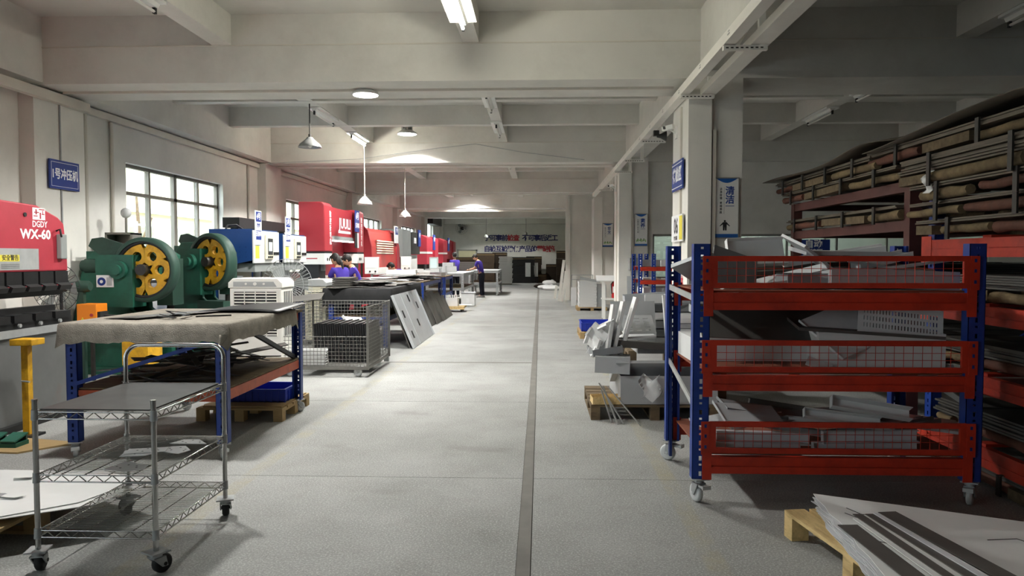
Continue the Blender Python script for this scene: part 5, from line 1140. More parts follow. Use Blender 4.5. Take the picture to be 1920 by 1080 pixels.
# ---------------------------------------------------------------- blue presses with white control panels
def cnc_press(y0, y1, zt, label, sign):
    x0, x1 = -5.3, -4.6
    t = thing('hydraulic_press', (-4.95, (y0 + y1) / 2, 0), label, 'machine', 'blue presses with white panels')
    for y in (y0, y1 - .1): MB().prism([(x0, 0), (x1 + .1, 0), (x1 + .1, .85), (x0 + .25, .85), (x0 + .25, 1.45), (x1, 1.55), (x1, zt), (x0, zt)], 'y', y, y + .1).build('side_frame', 'blue_mach', t)
    MB().box(x0, x0 + .15, y0 + .1, y1 - .1, 0, zt).build('back_plate', 'blue_mach', t); MB().box(x0, x1, y0 + .1, y1 - .1, zt - .1, zt).build('crown', 'blue_mach', t)
    fp = MB().box(x1, x1 + .03, y0, y1, 1.5, zt - .02).build('front_panel', 'white_mach', t, bevel=.008)
    ym = y0 + (y1 - y0) * .52
    s = MB().box(x1 + .03, x1 + .06, ym - .14, ym + .2, 1.56, zt - .08).build('screen_bezel', 'cream', t, bevel=.01)
    MB().box(x1 + .06, x1 + .064, ym - .06, ym + .16, 1.64, zt - .14).build('screen', 'screen', s)
    MB().box(x1 + .064, x1 + .066, ym - .03, ym + .12, 1.7, zt - .2).build('display', 'screen_lit', s)
    for k in range(3): MB().cyl((x1 + .06, ym - .05 + .08 * k, 1.6), (x1 + .075, ym - .05 + .08 * k, 1.6), .018, 10).build('knob', 'black', s)
    MB().box(x1 + .03, x1 + .034, y0 + .06, y0 + .22, 1.58, 1.78).build('warning_label', 'yellow_flat', t)
    MB().box(x1 + .03, x1 + .035, y1 - .28, y1 - .06, 1.74, zt - .05).build('notice_sheet', 'sign_white', t)
    for k in range(3): MB().cyl((x1 + .03, y1 - .26 + .09 * k, 1.66), (x1 + .05, y1 - .26 + .09 * k, 1.66), .026, 12).build('button', 'black', t)
    sg = MB().box(x1 + .03, x1 + .045, y0 + .04, y0 + .3, 1.8, zt + .3).build('number_board', 'sign_white', t)
    MB().box(x1 + .045, x1 + .047, y0 + .06, y0 + .28, zt + .12, zt + .28).build('blue_field', 'sign_blue', sg); MB().box(x1 + .045, x1 + .047, y0 + .06, y0 + .28, 1.88, zt - .02).build('blue_field', 'sign_blue', sg)
    txt(sign, .12, (x1 + .0475, y0 + .17, zt + .2), '+x', 'letter_white', sg, bold=.02); txt('压铆机', .09, (x1 + .0475, y0 + .17, zt - .08), '+x', 'letter_white', sg, bold=.02); txt('操作', .07, (x1 + .046, y0 + .17, zt + .06), '+x', 'letter_blue', sg, bold=.02)
    MB().box(x0 + .2, x1, y0 + .1, y1 - .1, 1.36, 1.5).build('ram', 'grey_mach', t)
    MB().cyl((x1 - .15, (y0 + y1) / 2, 1.15), (x1 - .15, (y0 + y1) / 2, 1.36), .06, 14).build('punch', 'galv', t)
    MB().box(x0 + .2, x1 + .15, y0 + .06, y1 - .06, .85, .95).build('bed', 'dark_steel', t)
    for k in range(5): MB().box(x1 - .3, x1 + .1, y0 + .15 + .18 * k, y0 + .27 + .18 * k, .95, 1.06).build('die_block', 'black_steel', t)
    MB().box(x0 + .26, x0 + .28, y0 + .12, y1 - .12, .95, 1.4).build('back_guard', 'cream', t)
    b = MB()
    for k in range(12): b.cyl((x0 + .3 + .1 * (k % 4), y0, 1.6 + .08 * (k // 4)), (x0 + .3 + .1 * (k % 4), y0 - .004, 1.6 + .08 * (k // 4)), .009, 8)
    b.build('bolt_holes', 'blue_dark', t)
    return t
bp = cnc_press(11.78, 12.93, 2.05, 'blue hydraulic press with white control panel, nearer one by the green press', '4号')
MB().tube([(-5.1, 11.95, 2.05), (-5.08, 12.0, 2.12), (-4.98, 12.1, 2.13), (-4.9, 12.2, 2.05)], .015, 8).build('cable_loop', 'black', bp)
MB().box(-5.15, -4.75, 11.765, 11.78, .9, 1.3).build('paper_notice', 'part_grey', bp); MB().box(-5.28, -4.86, 11.765, 11.78, .35, .88).build('paper_notice', 'part_grey', bp)
cnc_press(13.2, 14.45, 2.02, 'blue hydraulic press with white control panel, farther one', '5号')
tag(MB().box(-5.6, -5.3, 13.0, 15.7, 2.12, 2.3).box(-5.5, -5.4, 13.1, 13.2, 0, 2.12).box(-5.5, -5.4, 15.5, 15.6, 0, 2.12).build('light_curtain_beam', 'black'), 'black horizontal beam on posts behind the farther blue press', 'beam')
# ---------------------------------------------------------------- large red press brakes
def press_brake_big(y0, y1, zt, label, logo):
    x0, x1 = -5.16, -4.6; t = thing('press_brake', (-4.95, (y0 + y1) / 2, 0), label, 'machine')
    for a, b in ((y0, y0 + .6), (y1 - .7, y1)):
        MB().prism([(x0, 1.72), (x1 - .0, 1.72), (x1 - .0, zt - .06), (x1 - .06, zt), (x0, zt)], 'y', a, b).build('end_housing', 'red_mach', t, bevel=.02)
        MB().box(x0 + .02, x1 - .005, a + .01, b - .01, 1.68, 1.72).build('seam', 'black', t)
        w = MB().box(x0, x1, a, b, 1.44, 1.68).build('white_cover', 'white_mach', t, bevel=.01)
        MB().box(x0 + .1, x0 + .4, a - .004, a, 1.56, 1.58).build('red_stripe', 'red_mach', w)
        for k in range(2): MB().cyl((x1, a + .2 + .15 * k, 1.55), (x1 + .01, a + .2 + .15 * k, 1.55), .035, 12).build('gauge', 'black', w)
        MB().box(x0, x1 - .15, a + .05, b - .05, 0, 1.44).build('side_frame', 'black', t)
        MB().box(x1 - .2, x1 - .1, a + .2, b - .2, 1.3, 1.44).build('cylinder', 'grey_mach', t)
        txt('数控折弯机', .15, (x1 + .003, a + .45, zt - .55), '+x', 'letter_white', t, vertical=True, bold=.01)
    MB().box(x0, x1 - .09, y0 + .6, y1 - .7, 2.02, zt - .06).build('ram_cover', 'red_mach', t)
    MB().box(x1 - .1, x1 - .07, y0 + .65, y1 - .75, 1.98, 2.08).build('lamp_box', 'grey_mach', t); MB().box(x1 - .095, x1 - .06, y0 + .7, y1 - .8, 1.955, 1.985).build('work_lamp', 'led_strip', t)
    MB().box(x0, x1 - .35, y0 + .6, y1 - .7, .95, 2.02).build('ram', 'red_mach', t)
    cl = MB().box(x1 - .34, x1 - .25, y0 + .6, y1 - .7, 1.02, 1.1).build('clamp_bar', 'white_mach', t)
    for k in range(11): MB().box(x1 - .33, x1 - .2, y0 + .65 + .15 * k, y0 + .76 + .15 * k, 1.1, 1.18).build('tool_clamp', 'white_mach', t)
    MB().box(x0, x1 + .02, y0 + .3, y1 - .4, .78, .9).build('bed', 'dark_steel', t); MB().box(x0 + .1, x1 - .1, y0 + .3, y1 - .4, .05, .78).build('bed_plate', 'red_mach', t)
    MB().box(x1 - .348, x1 - .34, y1 - 1.1, y1 - .86, 1.3, 1.62).build('notice_sheet', 'sign_white', t)
    txt(logo, .34, (x1 - .086, (y0 + y1) / 2 + .25, zt - .4), '+x', 'letter_white', t, bold=.02, sx=1.3); MB().box(x1 - .089, x1 - .086, (y0 + y1) / 2 - .35, (y0 + y1) / 2 + .8, zt - .62, zt - .56).build('logo_bar', 'letter_white', t)
    sg = MB().box(x1, x1 + .02, y1 - .95, y1 - .55, zt - .55, zt - .02).build('number_board', 'sign_blue', t); txt('6号', .2, (x1 + .021, y1 - .75, zt - .17), '+x', 'letter_white', sg, bold=.03); txt('折弯机', .13, (x1 + .021, y1 - .75, zt - .4), '+x', 'letter_white', sg, bold=.03)
    MB().box(x1, x1 + .015, y1 - .95, y1 - .75, zt - .95, zt - .58).build('status_board', 'black', t); MB().box(x1, x1 + .015, y1 - .74, y1 - .6, zt - .95, zt - .58).build('status_card', 'sign_white', t)
    return t
press_brake_big(15.8, 19.35, 2.78, 'large red press brake with white logo and white end covers', 'JUULI')
def press_brake_round(y0, y1, zt, label, m, side, louvres=True, board='7号'):
    x0, x1 = -5.4, -4.6; t = thing('press_brake', (-5.0, (y0 + y1) / 2, 0), label, 'machine')
    prof = [(x0, .9), (x1 - .1, .9), (x1 + .0, 1.2), (x1 - .02, 1.9), (x1 - .12, zt - .12), (x1 - .24, zt), (x0, zt)]
    for a, b in ((y0, y0 + .12), (y1 - .5, y1)): MB().prism(prof, 'y', a, b).build('end_cover', side, t, bevel=.01)
    pf = [(x0, 1.25), (x1 - .04, 1.3), (x1 - .04, 1.9), (x1 - .14, zt - .14), (x1 - .26, zt - .04), (x0, zt - .04)]
    MB().prism(pf, 'y', y0 + .12, y1 - .5).build('ram_cover', m, t)
    if louvres:
        for k in range(6): MB().box(x1 - .05, x1 - .02, y0 + .7, y1 - 1.0, 1.7 + .07 * k, 1.735 + .07 * k).build('louvre', 'cream', t)
    MB().box(x1 - .2, x1 - .02, y0 + .5, y1 - .8, 1.1, 1.3).build('white_panel', 'white_mach', t)
    MB().box(x0 + .1, x1 + .02, y0 + .1, y1 - .1, .75, .9).build('bed', 'dark_steel', t); MB().box(x0, x1 - .1, y0 + .1, y1 - .1, 0, .75).build('bed_plate', side, t)
    sg = MB().box(x1, x1 + .03, y1 - 1.0, y1 - .45, zt - .42, zt + .12).build('number_board', 'sign_white', t); MB().box(x1 + .03, x1 + .034, y1 - .95, y1 - .5, zt - .15, zt + .08).build('blue_field', 'sign_blue', sg); txt(board, .16, (x1 + .036, y1 - .72, zt - .03), '+x', 'letter_white', sg, bold=.03)
    f = MB().box(x1 - .3, x1 - .26, y0 - .06, y0, 1.0, 1.98).box(x0 + .2, x1 - .26, y0 - .06, y0, 1.94, 1.98).build('arm_frame', 'dark_steel', t)
    return t
press_brake_round(20.3, 24.4, 2.46, 'bright red press brake with cream louvres, left of the grey machine', 'red_mach2', 'red_mach')
t = thing('grey_press', (-4.95, 26.4, 0), 'light grey press machine between the red press brakes', 'machine')
MB().box(-5.4, -4.62, 25.0, 26.6, .9, 2.55).build('cabinet', 'grey_mach', t, bevel=.02); MB().box(-5.3, -4.6, 26.6, 28.4, 1.7, 2.5).build('ram_cover', 'dark_steel', t); MB().box(-4.6, -4.58, 27.0, 27.5, 2.1, 2.3).build('logo_plate', 'sign_white', t)
MB().box(-5.3, -4.58, 25.0, 28.5, 0, .9).build('bed', 'dark_steel', t); MB().box(-5.2, -4.7, 26.7, 28.4, .95, 1.68).build('white_guard', 'white_mach', t); MB().box(-5.2, -4.62, 24.9, 25.0, 1.1, 1.6).build('window_frame', 'black', t); MB().box(-5.1, -4.72, 24.88, 24.9, 1.16, 1.5).build('window', 'sign_white', t)
sg = MB().box(-4.6, -4.57, 27.9, 28.5, 2.0, 2.62).build('number_board', 'sign_blue', t); txt('8号', .2, (-4.565, 28.2, 2.4), '+x', 'letter_white', sg, bold=.03)
for k, (y0, y1, zt, lab, bd) in enumerate(((30.2, 33.6, 2.5, 'pinkish red press brake with white band, far along the left wall', '9号'), (35.3, 40.5, 2.5, 'farthest red press brake along the left wall', '10号'))):
    t = thing('press_brake', (-4.95, (y0 + y1) / 2, 0), lab, 'machine')
    MB().prism([(-5.4, 1.3), (-4.6, 1.3), (-4.6, zt - .1), (-4.8, zt), (-5.4, zt)], 'y', y0, y0 + 1.4).build('end_housing', 'red_press', t, bevel=.02); MB().box(-5.4, -4.58, y0 - .01, y0 + 1.41, 1.74, 1.82).build('white_band', 'white_mach', t)
    MB().box(-5.3, -4.7, y0 + 1.4, y1 - 1, 1.5, zt - .1).build('ram_cover', 'red_press', t); MB().prism([(-5.4, 1.3), (-4.6, 1.3), (-4.6, zt - .1), (-4.8, zt), (-5.4, zt)], 'y', y1 - 1, y1).build('end_housing', 'red_press', t)
    MB().box(-5.3, -4.6, y0, y1, 0, .85).build('bed', 'black', t); MB().box(-5.3, -5.0, y0 + .1, y1 - .1, .85, 1.5).build('throat_plate', 'dark_steel', t); MB().cyl((-4.75, y0 + .5, .9), (-4.75, y0 + .5, 1.75), .06, 10).build('cylinder', 'grey_mach', t)
    sg = MB().box(-4.58, -4.55, y0 + 1.5, y0 + 2.1, zt - .6, zt + .05).build('number_board', 'sign_blue', t); txt(bd, .22, (-4.545, y0 + 1.8, zt - .15), '+x', 'letter_white', sg, bold=.03)
# control consoles
for k, (x, y, z0, z1, lab) in enumerate(((-4.0, 17.6, 1.2, 1.6, 'white control console with pale screen beside the red press brake'), (-4.15, 23.0, 1.2, 1.62, 'white control console behind the bent worker'), (-3.95, 27.6, 1.05, 1.6, 'white console cabinet on the far workbench side'))):
    t = thing('control_console', (x, y, 0), lab, 'console', 'white control consoles')
    MB().box(x - .16, x + .16, y - .05, y + .1, z0, z1).build('housing', 'white_mach', t, bevel=.01); MB().box(x - .12, x + .12, y - .055, y - .05, z0 + .15, z1 - .05).build('screen', 'screen_lit', t)
    for q in range(2): MB().cyl((x - .03 + .13 * q, y - .07, z0 + .06), (x - .03 + .13 * q, y - .05, z0 + .06), .02, 10).build('knob', 'black', t)
    MB().cyl((x, y, .03), (x, y, z0), .03, 10).build('post', 'grey_mach', t); MB().box(x - .2, x + .2, y - .2, y + .2, 0, .03).build('foot', 'grey_mach', t)
# ---------------------------------------------------------------- air coolers and round fan
def cooler(x0, x1, y0, y1, z1, label, face):
    t = thing('air_cooler', ((x0 + x1) / 2, (y0 + y1) / 2, 0), label, 'air cooler', 'evaporative air coolers')
    bd = 'cooler' if face == 'white' else 'cream'
    MB().box(x0, x1, y0, y1, .1, z1 - .13).build('body', bd, t, bevel=.015)
    MB().prism([(x0 - .015, z1 - .13), (x1 + .015, z1 - .13), (x1 + .015, z1 - .06), (x1 - .05, z1), (x0 + .05, z1), (x0 - .015, z1 - .06)], 'y', y0 - .015, y1 + .015).build('top_cover', bd if face == 'white' else 'cooler_grey', t, bevel=.01)
    if face == 'white':
        p = MB().prism([(x0 + .06, z1 - .11), (x1 - .06, z1 - .11), (x1 - .1, z1 - .045), (x0 + .06, z1 - .045)], 'y', y0 - .022, y0 - .015).build('control_strip', 'cooler_grey', t)
        for k in range(3): MB().cyl(((x0 + x1) / 2 - .12 + .12 * k, y0 - .03, z1 - .075), ((x0 + x1) / 2 - .12 + .12 * k, y0 - .022, z1 - .075), .022 if k == 1 else .014, 12).build('knob', 'cooler', p)
    for z0g, z1g in ((z1 - .42, z1 - .18), (.55, z1 - .5)) if face == 'white' else ((.25, z1 - .2),):
        MB().box(x0 + .06, x1 - .06, y0 - .004, y0, z0g, z1g).build('grille_back', 'black' if face == 'white' else 'cooler_grey', t)
        n = max(4, int((z1g - z0g) / .035))
        for k in range(n): z = z0g + (z1g - z0g) * (k + .5) / n; MB().ob(((x0 + x1) / 2, y0 - .012, z), (x1 - x0 - .12, .02, .008), (R(30), 0, 0)).build('louvre', bd, t)
        for k in range(5): x = x0 + .06 + (x1 - x0 - .12) * k / 4; MB().box(x - .004, x + .004, y0 - .022, y0 - .004, z0g, z1g).build('grille_bar', bd, t)
        MB().box(x1, x1 + .004, y0 + .06, y1 - .06, z0g, z1g).build('side_grille_back', 'black' if face == 'white' else 'cooler_grey', t)
        for k in range(6): y = y0 + .06 + (y1 - y0 - .12) * k / 5; MB().box(x1 + .004, x1 + .012, y - .006, y + .006, z0g, z1g).build('side_bar', bd, t)
    for x in (x0 + .06, x1 - .06):
        for y in (y0 + .06, y1 - .06): caster(t, x, y, .1, .04, 'rubber', 0, False)
    return t
cooler(-4.12, -3.42, 9.75, 10.2, 1.32, 'white air cooler with dark grilles behind the felt workbench', 'white')
cooler(-4.25, -3.86, 13.3, 13.9, 1.2, 'cream air cooler with louvred side left of the black covered bench', 'cream')
t = thing('drum_fan', (-3.9, 12.0, 0), 'large round floor fan with wire guard behind the white air cooler', 'fan')
fan(t, (-3.98, 11.6, 1.17), .4, 'y', True, 'galv_dull', 40, 3)
tag(plate((-3.6, 11.0, .98), .7, .5, .006, (R(8), R(-6), R(10)), .0).build('sheet_metal_part', 'sheet_dark'), 'dark bent sheet sticking up right of the white air cooler', 'metal part')
# ---------------------------------------------------------------- wire mesh cage trolley
GX0, GX1, GY0, GY1 = -3.45, -2.29, 9.8, 11.2
t = thing('mesh_cage', ((GX0 + GX1) / 2, (GY0 + GY1) / 2, 0), 'galvanised wire mesh cage trolley with drop gate holding black plates', 'cage trolley')
def mesh_panel(b, p, u, v, nu, nv, r=.0035):
    p, u, v = Vector(p), Vector(u), Vector(v)
    for i in range(nu + 1): q = p + u * i / nu; b.cyl(q, q + v, r * (1.6 if i in (0, nu) else 1), 5, cap=False)
    for j in range(nv + 1): q = p + v * j / nv; b.cyl(q, q + u, r * (1.6 if j in (0, nv) else 1), 5, cap=False)
    return b
W, D = GX1 - GX0, GY1 - GY0
for nm, p, u, v, nu, nv in (('front_gate', (GX0, GY0, .14), (W, 0, 0), (0, 0, .40), 24, 8), ('back_panel', (GX0, GY1, .14), (W, 0, 0), (0, 0, .8), 24, 16), ('side_panel', (GX1, GY0, .14), (0, D, 0), (0, 0, .8), 26, 16), ('side_panel', (GX0, GY0, .14), (0, D, 0), (0, 0, .8), 26, 16), ('floor_mesh', (GX0, GY0, .14), (W, 0, 0), (0, D, 0), 20, 22)):
    mesh_panel(MB(), p, u, v, nu, nv).build(nm, 'cage', t)['kind'] = 'stuff'
for x in (GX0, GX1):
    for y in (GY0, GY1): MB().box(x - .015, x + .015, y - .015, y + .015, .1, .95).build('corner_post', 'cage', t); caster(t, x - (.12 if x == GX1 else -.12), y + (.06 if y == GY0 else -.06), .14, .06, 'pvc', R(70), False)
MB().box(GX0, GX1, GY0 - .01, GY0 + .03, .1, .14).box(GX0, GX1, GY1 - .03, GY1 + .01, .1, .14).box(GX0, GX0 + .04, GY0, GY1, .1, .14).box(GX1 - .04, GX1, GY0, GY1, .1, .14).build('base_frame', 'cage', t)
for k in range(4): MB().box(GX1 - .06, GX1 + .01, GY1 - .09 - .42 * k, GY1 - .03 - .42 * k, .03, .1).build('foot', 'galv_dull', t) if k < 1 else None
for k in range(24):
    x = -3.1 + .032 * k
    tag(MB().box(x, x + .024, 10.15, 10.85, .15, .68 + .006 * (k % 3)).rot((x, 10.5, .15), (0, R(-3), 0)).build('black_plate', 'black_steel'), 'black steel plate, number %d from the left in the mesh cage row' % (k + 1), 'metal plate', 'black plates in the mesh cage')
for k in range(6):
    tag(channel((-3.15, 10.0, .15 + .035 * k), .5, .2, .03, (0, 0, R(2 * k))).build('sheet_metal_part', 'part_white'), 'pale tray at the front left of the mesh cage, %s from the bottom' % ORD[k], 'metal part', 'pale trays in the mesh cage')
for k in range(5):
    tag(plate((-3.15 + .1 * k, 10.95, .16 + .12 * k), .4, .2, .01, (R(10 * k), R(6), R(15 * k)), .04).build('sheet_metal_part', 'part_grey' if k % 2 else 'part_white'), 'pale offcut panel at the back of the mesh cage, %s from the bottom' % ORD[k], 'metal part', 'pale parts at the back of the cage')
# ---------------------------------------------------------------- workbenches further down the aisle
bench(-3.75, -2.68, 13.05, 16.2, 1.02, 'blue steel workbench under a black cover, behind the mesh cage', wheels=False, rail='blue')
tag(drape(-3.82, -2.62, 13.0, 16.25, 1.05, .28, .015, 26, 5, .01, .06).build('black_cover', 'black_cover'), 'black sheet cover hanging over the second workbench', 'cover')
for k in range(26):
    r = random.Random(300 + k); tag(MB().ob((r.uniform(-3.6, -2.75), r.uniform(13.2, 16.0), 1.06 + .012 * (k % 9)), (r.uniform(.4, .8), r.uniform(.25, .6), .008), (R(r.uniform(-3, 3)), R(r.uniform(-3, 3)), R(r.uniform(0, 180)))).build('dark_sheet', 'sheet_dark' if k % 4 else 'sheet_lav'), 'thin steel sheet in the loose pile on the black covered bench', 'metal sheet', 'sheet pile on the black covered bench')
for k in range(5): tag(MB().box(-3.7, -3.38, 13.15, 13.75, 1.065 + .035 * k, 1.092 + .035 * k).build('dark_box_part', 'sheet_dark'), 'dark grey tray stacked on the black covered bench, %s from the bottom' % ORD[k], 'metal part', 'dark trays on the black bench')
def leaner(x, y0, y1, h, off, m, label, slots=0, t=.02, dx=.03):
    tt = thing('leaning_sheet', (x, (y0 + y1) / 2, 0), label, 'metal panel', 'panels leaning on the benches')
    a = math.atan2(off, h); pr = MB().box(0, t, y0, y1, 0, h); pr.rot((0, 0, 0), (0, -a, 0)).move((x, 0, 0.0)); pr.build('panel', m, tt)
    for p, q, dd in ((y0, y0 + .01, dx), (y1 - .01, y1, dx), (y0 + (y1 - y0) * .3, y0 + (y1 - y0) * .32, .012)): MB().box(t, t + dd, p, q, 0, h).rot((0, 0, 0), (0, -a, 0)).move((x, 0, 0)).build('folded_edge', m, tt)
    for k in range(slots):
        z = h * (.15, .55, .8, .3, .62)[k]; y = y0 + (y1 - y0) * (.15, .12, .55, .55, .8)[k]
        MB().box(t, t + .002, y, y + .12, z, z + .14).rot((0, 0, 0), (0, -a, 0)).move((x, 0, 0)).build('cutout', 'black', tt)
leaner(-2.22, 12.9, 15.3, 1.0, .42, 'sheet_grey', 'large shiny grey panel with cut-outs leaning on the black covered bench', 5)
leaner(-2.3, 13.0, 15.0, .95, .36, 'sheet_dark', 'dark panel hidden behind the shiny grey leaning panel', 0, .012, .01)
for k, (x, y0, y1, h) in enumerate(((-2.62, 16.8, 18.3, .95), (-2.5, 17.0, 19.0, .8), (-2.45, 17.6, 19.8, .72), (-2.42, 18.5, 20.4, .62))):
    leaner(x, y0, y1, h, .3, 'sheet_dark', 'dark brown-grey steel panel leaning on the third workbench, %s from the camera' % ORD[k], 0, .014, .01)
bench(-3.75, -2.7, 17.2, 20.4, 1.03, 'third blue workbench with sheets on top, behind the shiny panel', wheels=False, rail='blue')
for k in range(14):
    r = random.Random(500 + k); tag(MB().ob((r.uniform(-3.45, -2.95), r.uniform(17.7, 19.9), 1.036 + .01 * k), (r.uniform(.6, .9), r.uniform(.6, 1.2), .006), (0, 0, R(r.uniform(-20, 20)))).build('pale_sheet', 'sheet_white' if k % 2 else 'sheet_dark'), 'thin sheet in the pile on the third workbench', 'metal sheet', 'sheet pile on the third workbench')
tag(tray((-3.35, 18.0, 1.19), .7, .5, .1, (0, 0, R(5))).build('sheet_metal_part', 'part_white'), 'white tray on top of the third workbench pile, before the bent worker', 'metal part')
bench(-4.1, -2.75, 21.6, 23.4, 1.04, 'fourth blue workbench loaded with white parts, beside the low dolly', wheels=False, rail='blue')
bench(-3.9, -2.6, 25.3, 29.2, 1.05, 'fifth workbench with grey legs, in front of the standing worker', wheels=False, legs='galv_dull', rail='galv_dull', top='part_grey')
bench(-3.0, -1.75, 31.0, 34.0, 1.05, 'far workbench with grey legs behind the standing worker', wheels=True, legs='galv_dull', rail='galv_dull', top='part_grey')
for k in range(16):
    r = random.Random(600 + k); f5 = k % 2; y = 21.85 + .19 * (k // 2) if not f5 else 25.6 + .45 * (k // 2); x = r.uniform(-3.9, -2.95)
    tag((tray((x, y, 1.042 if not f5 else 1.052), .35, .35, r.uniform(.05, .22), (0, 0, r.uniform(0, 3)))).build('sheet_metal_part', 'part_white' if k % 3 else 'part_grey'), '%s folded part on the %s workbench, %s from the camera' % ('white' if k % 3 else 'grey', ('fourth', 'fifth')[f5], ORD[k // 2]), 'metal part', 'white parts on the %s workbench' % ('fourth', 'fifth')[f5])
tag(MB().box(-3.55, -3.15, 27.0, 27.5, 1.055, 1.4).build('film_wrapped_box', 'clear_film'), 'film wrapped pale block standing on the fifth workbench', 'box')
# low dolly with a comb shaped white part
t = thing('platform_dolly', (-2.5, 21.8, 0), 'low wooden platform dolly carrying white parts in the aisle', 'dolly')
MB().box(-2.9, -2.2, 21.55, 22.3, .12, .17).build('deck', 'wood', t); MB().box(-2.9, -2.2, 21.53, 21.55, .08, .17).build('edge_board', 'wood_new', t)
for x in (-2.8, -2.3):
    for y in (21.65, 22.2): caster(t, x, y, .12, .05, 'rubber', 0, False)
t = thing('comb_part', (-2.6, 21.7, .17), 'white sheet metal part with comb-like slotted top edge on the dolly', 'metal part')
b = MB().box(-2.95, -2.4, 21.6, 21.62, .17, .42)
for k in range(9): b.box(-2.95 + .063 * k, -2.95 + .063 * k + .036, 21.6, 21.62, .42, .5)
b.build('comb_face', 'part_white', t); MB().box(-2.95, -2.4, 21.62, 22.0, .17, .19).box(-2.42, -2.4, 21.62, 22.0, .19, .42).build('tray', 'part_white', t)
tag(MB().box(-2.9, -2.05, 21.58, 21.9, .171, .18).move((0, .45, .0)).build('sheet_metal_part', 'part_white'), 'flat white panel lying on the dolly deck', 'metal part')
t = thing('white_bin', (-2.45, 24.6, 0), 'white metal box with a label standing on the floor behind the dolly', 'box')
MB().box(-2.6, -2.15, 24.4, 24.8, 0, .42).build('body', 'part_white', t, bevel=.01); MB().box(-2.42, -2.33, 24.39, 24.4, .08, .25).build('label_sheet', 'sign_white', t); MB().box(-2.62, -2.13, 24.38, 24.82, .42, .44).build('lid', 'part_grey', t)
for k in range(7):
    r = random.Random(700 + k); tag(MB().ob((r.uniform(-3.3, -2.8), r.uniform(23.6, 24.6), .1 + .05 * (k % 3)), (.4, .25, .1), (R(10 * k), R(7), R(33 * k))).build('dark_part', 'black_steel'), 'dark metal block in the heap beside the white box', 'metal part', 'dark heap beside the white box')
# ---------------------------------------------------------------- far end: stacks and cartons
for s, (x, y, w, n, lab) in enumerate(((-4.0, 41.0, 1.0, 13, 'left'), (-2.05, 44.0, .75, 16, 'right'))):
    for k in range(n):
        q = .1 * k
        tag(tray((x + .02 * ((k * 7) % 3), y, .05 + q), w, 1.0, .085, (0, 0, 0)).build('stacked_tray', 'part_white'), 'pale tray of the %s far stack, %s' % (lab, ORD[k] + ' from the floor'), 'metal part', 'far %s tray stack' % lab)
    tag(MB().box(x - w / 2, x + w / 2, y - .5, y + .5, 0, .045).build('flat_pallet', 'wood_old'), 'flat base under the %s far tray stack' % lab, 'pallet')
for k, (x, y, w, d, h, m) in enumerate(((-4.6, 44.5, 1.4, 1.2, 1.6, 'carton'), (-3.4, 47, 1.1, 1.2, 1.85, 'carton'), (-2.6, 48, .9, 1.0, 1.9, 'carton_dark'), (-1.1, 46.5, 1.5, 1.5, 1.6, 'black'), (-.4, 48.3, 1.0, 1.0, 1.65, 'carton_dark'), (.1, 46.6, .55, .8, .55, 'carton'), (.75, 47.8, .8, .8, 1.15, 'carton_dark'), (1.35, 47.0, .7, .9, 2.0, 'carton_dark'))):
    t = thing('carton_stack', (x, y, 0), ('brown carton block left of the far tray stacks', 'brown carton column behind the left far trays', 'dark carton column between the tray stacks', 'black wrapped block right of the far tray stacks', 'dark carton beside the black wrapped block', 'small carton on the floor at the far right', 'low dark carton near the far right wall', 'tall dark carton at the far right wall')[k], 'carton', 'cartons at the far end')
    n = max(1, int(h / .5))
    for q in range(n): MB().box(x - w / 2 + .02 * (q % 2), x + w / 2 - .03 * (q % 2), y - d / 2, y + d / 2, h * q / n, h * (q + 1) / n - .006).build('carton', m, t)
    MB().box(x - w / 2, x + w / 2, y - d / 2 - .004, y - d / 2, h - .12, h - .1).build('tape', 'wood', t)
for k, (x, y, z) in enumerate(((-.75, 46.0, .0), (-.3, 46.2, 0))):
    t = thing('wrapped_parts', (x, y, z), ('pale film wrapped parts before the dark far cartons, left one', 'pale film wrapped parts before the dark far cartons, right one')[k], 'parcel'); MB().box(x - .16, x + .16, y - .3, y, .4, 1.25).build('wrap', 'clear_film', t); MB().box(x - .18, x + .18, y - .32, y + .02, 0, .4).build('base', 'black', t)
t = thing('wall_fan', (-5.0, 49.5, 3.3), 'dark wall fan high on the far left of the back wall', 'fan'); fan(t, (-5.2, 49.3, 3.5), .4, 'y', False, 'black', 20); MB().box(-5.3, -5.1, 49.45, 49.8, 3.4, 3.6).build('bracket', 'black', t)
t = thing('roller_shutter_box', (WX + .3, 44, 3.7), 'dark roller shutter box above the bright far left opening', 'shutter'); MB().box(WX + .005, WX + .5, 42.36, 46.2, 3.5, 3.95).build('box', 'dark_steel', t); MB().box(WX + .005, WX + .06, 42.33, 42.4, 0, 3.5).build('guide', 'dark_steel', t)
tag(MB().box(-2.2, -1.7, 33.2, 33.28, 3.95, 4.15).build('junction_box', 'conduit'), 'small square white box on the third far beam', 'box')
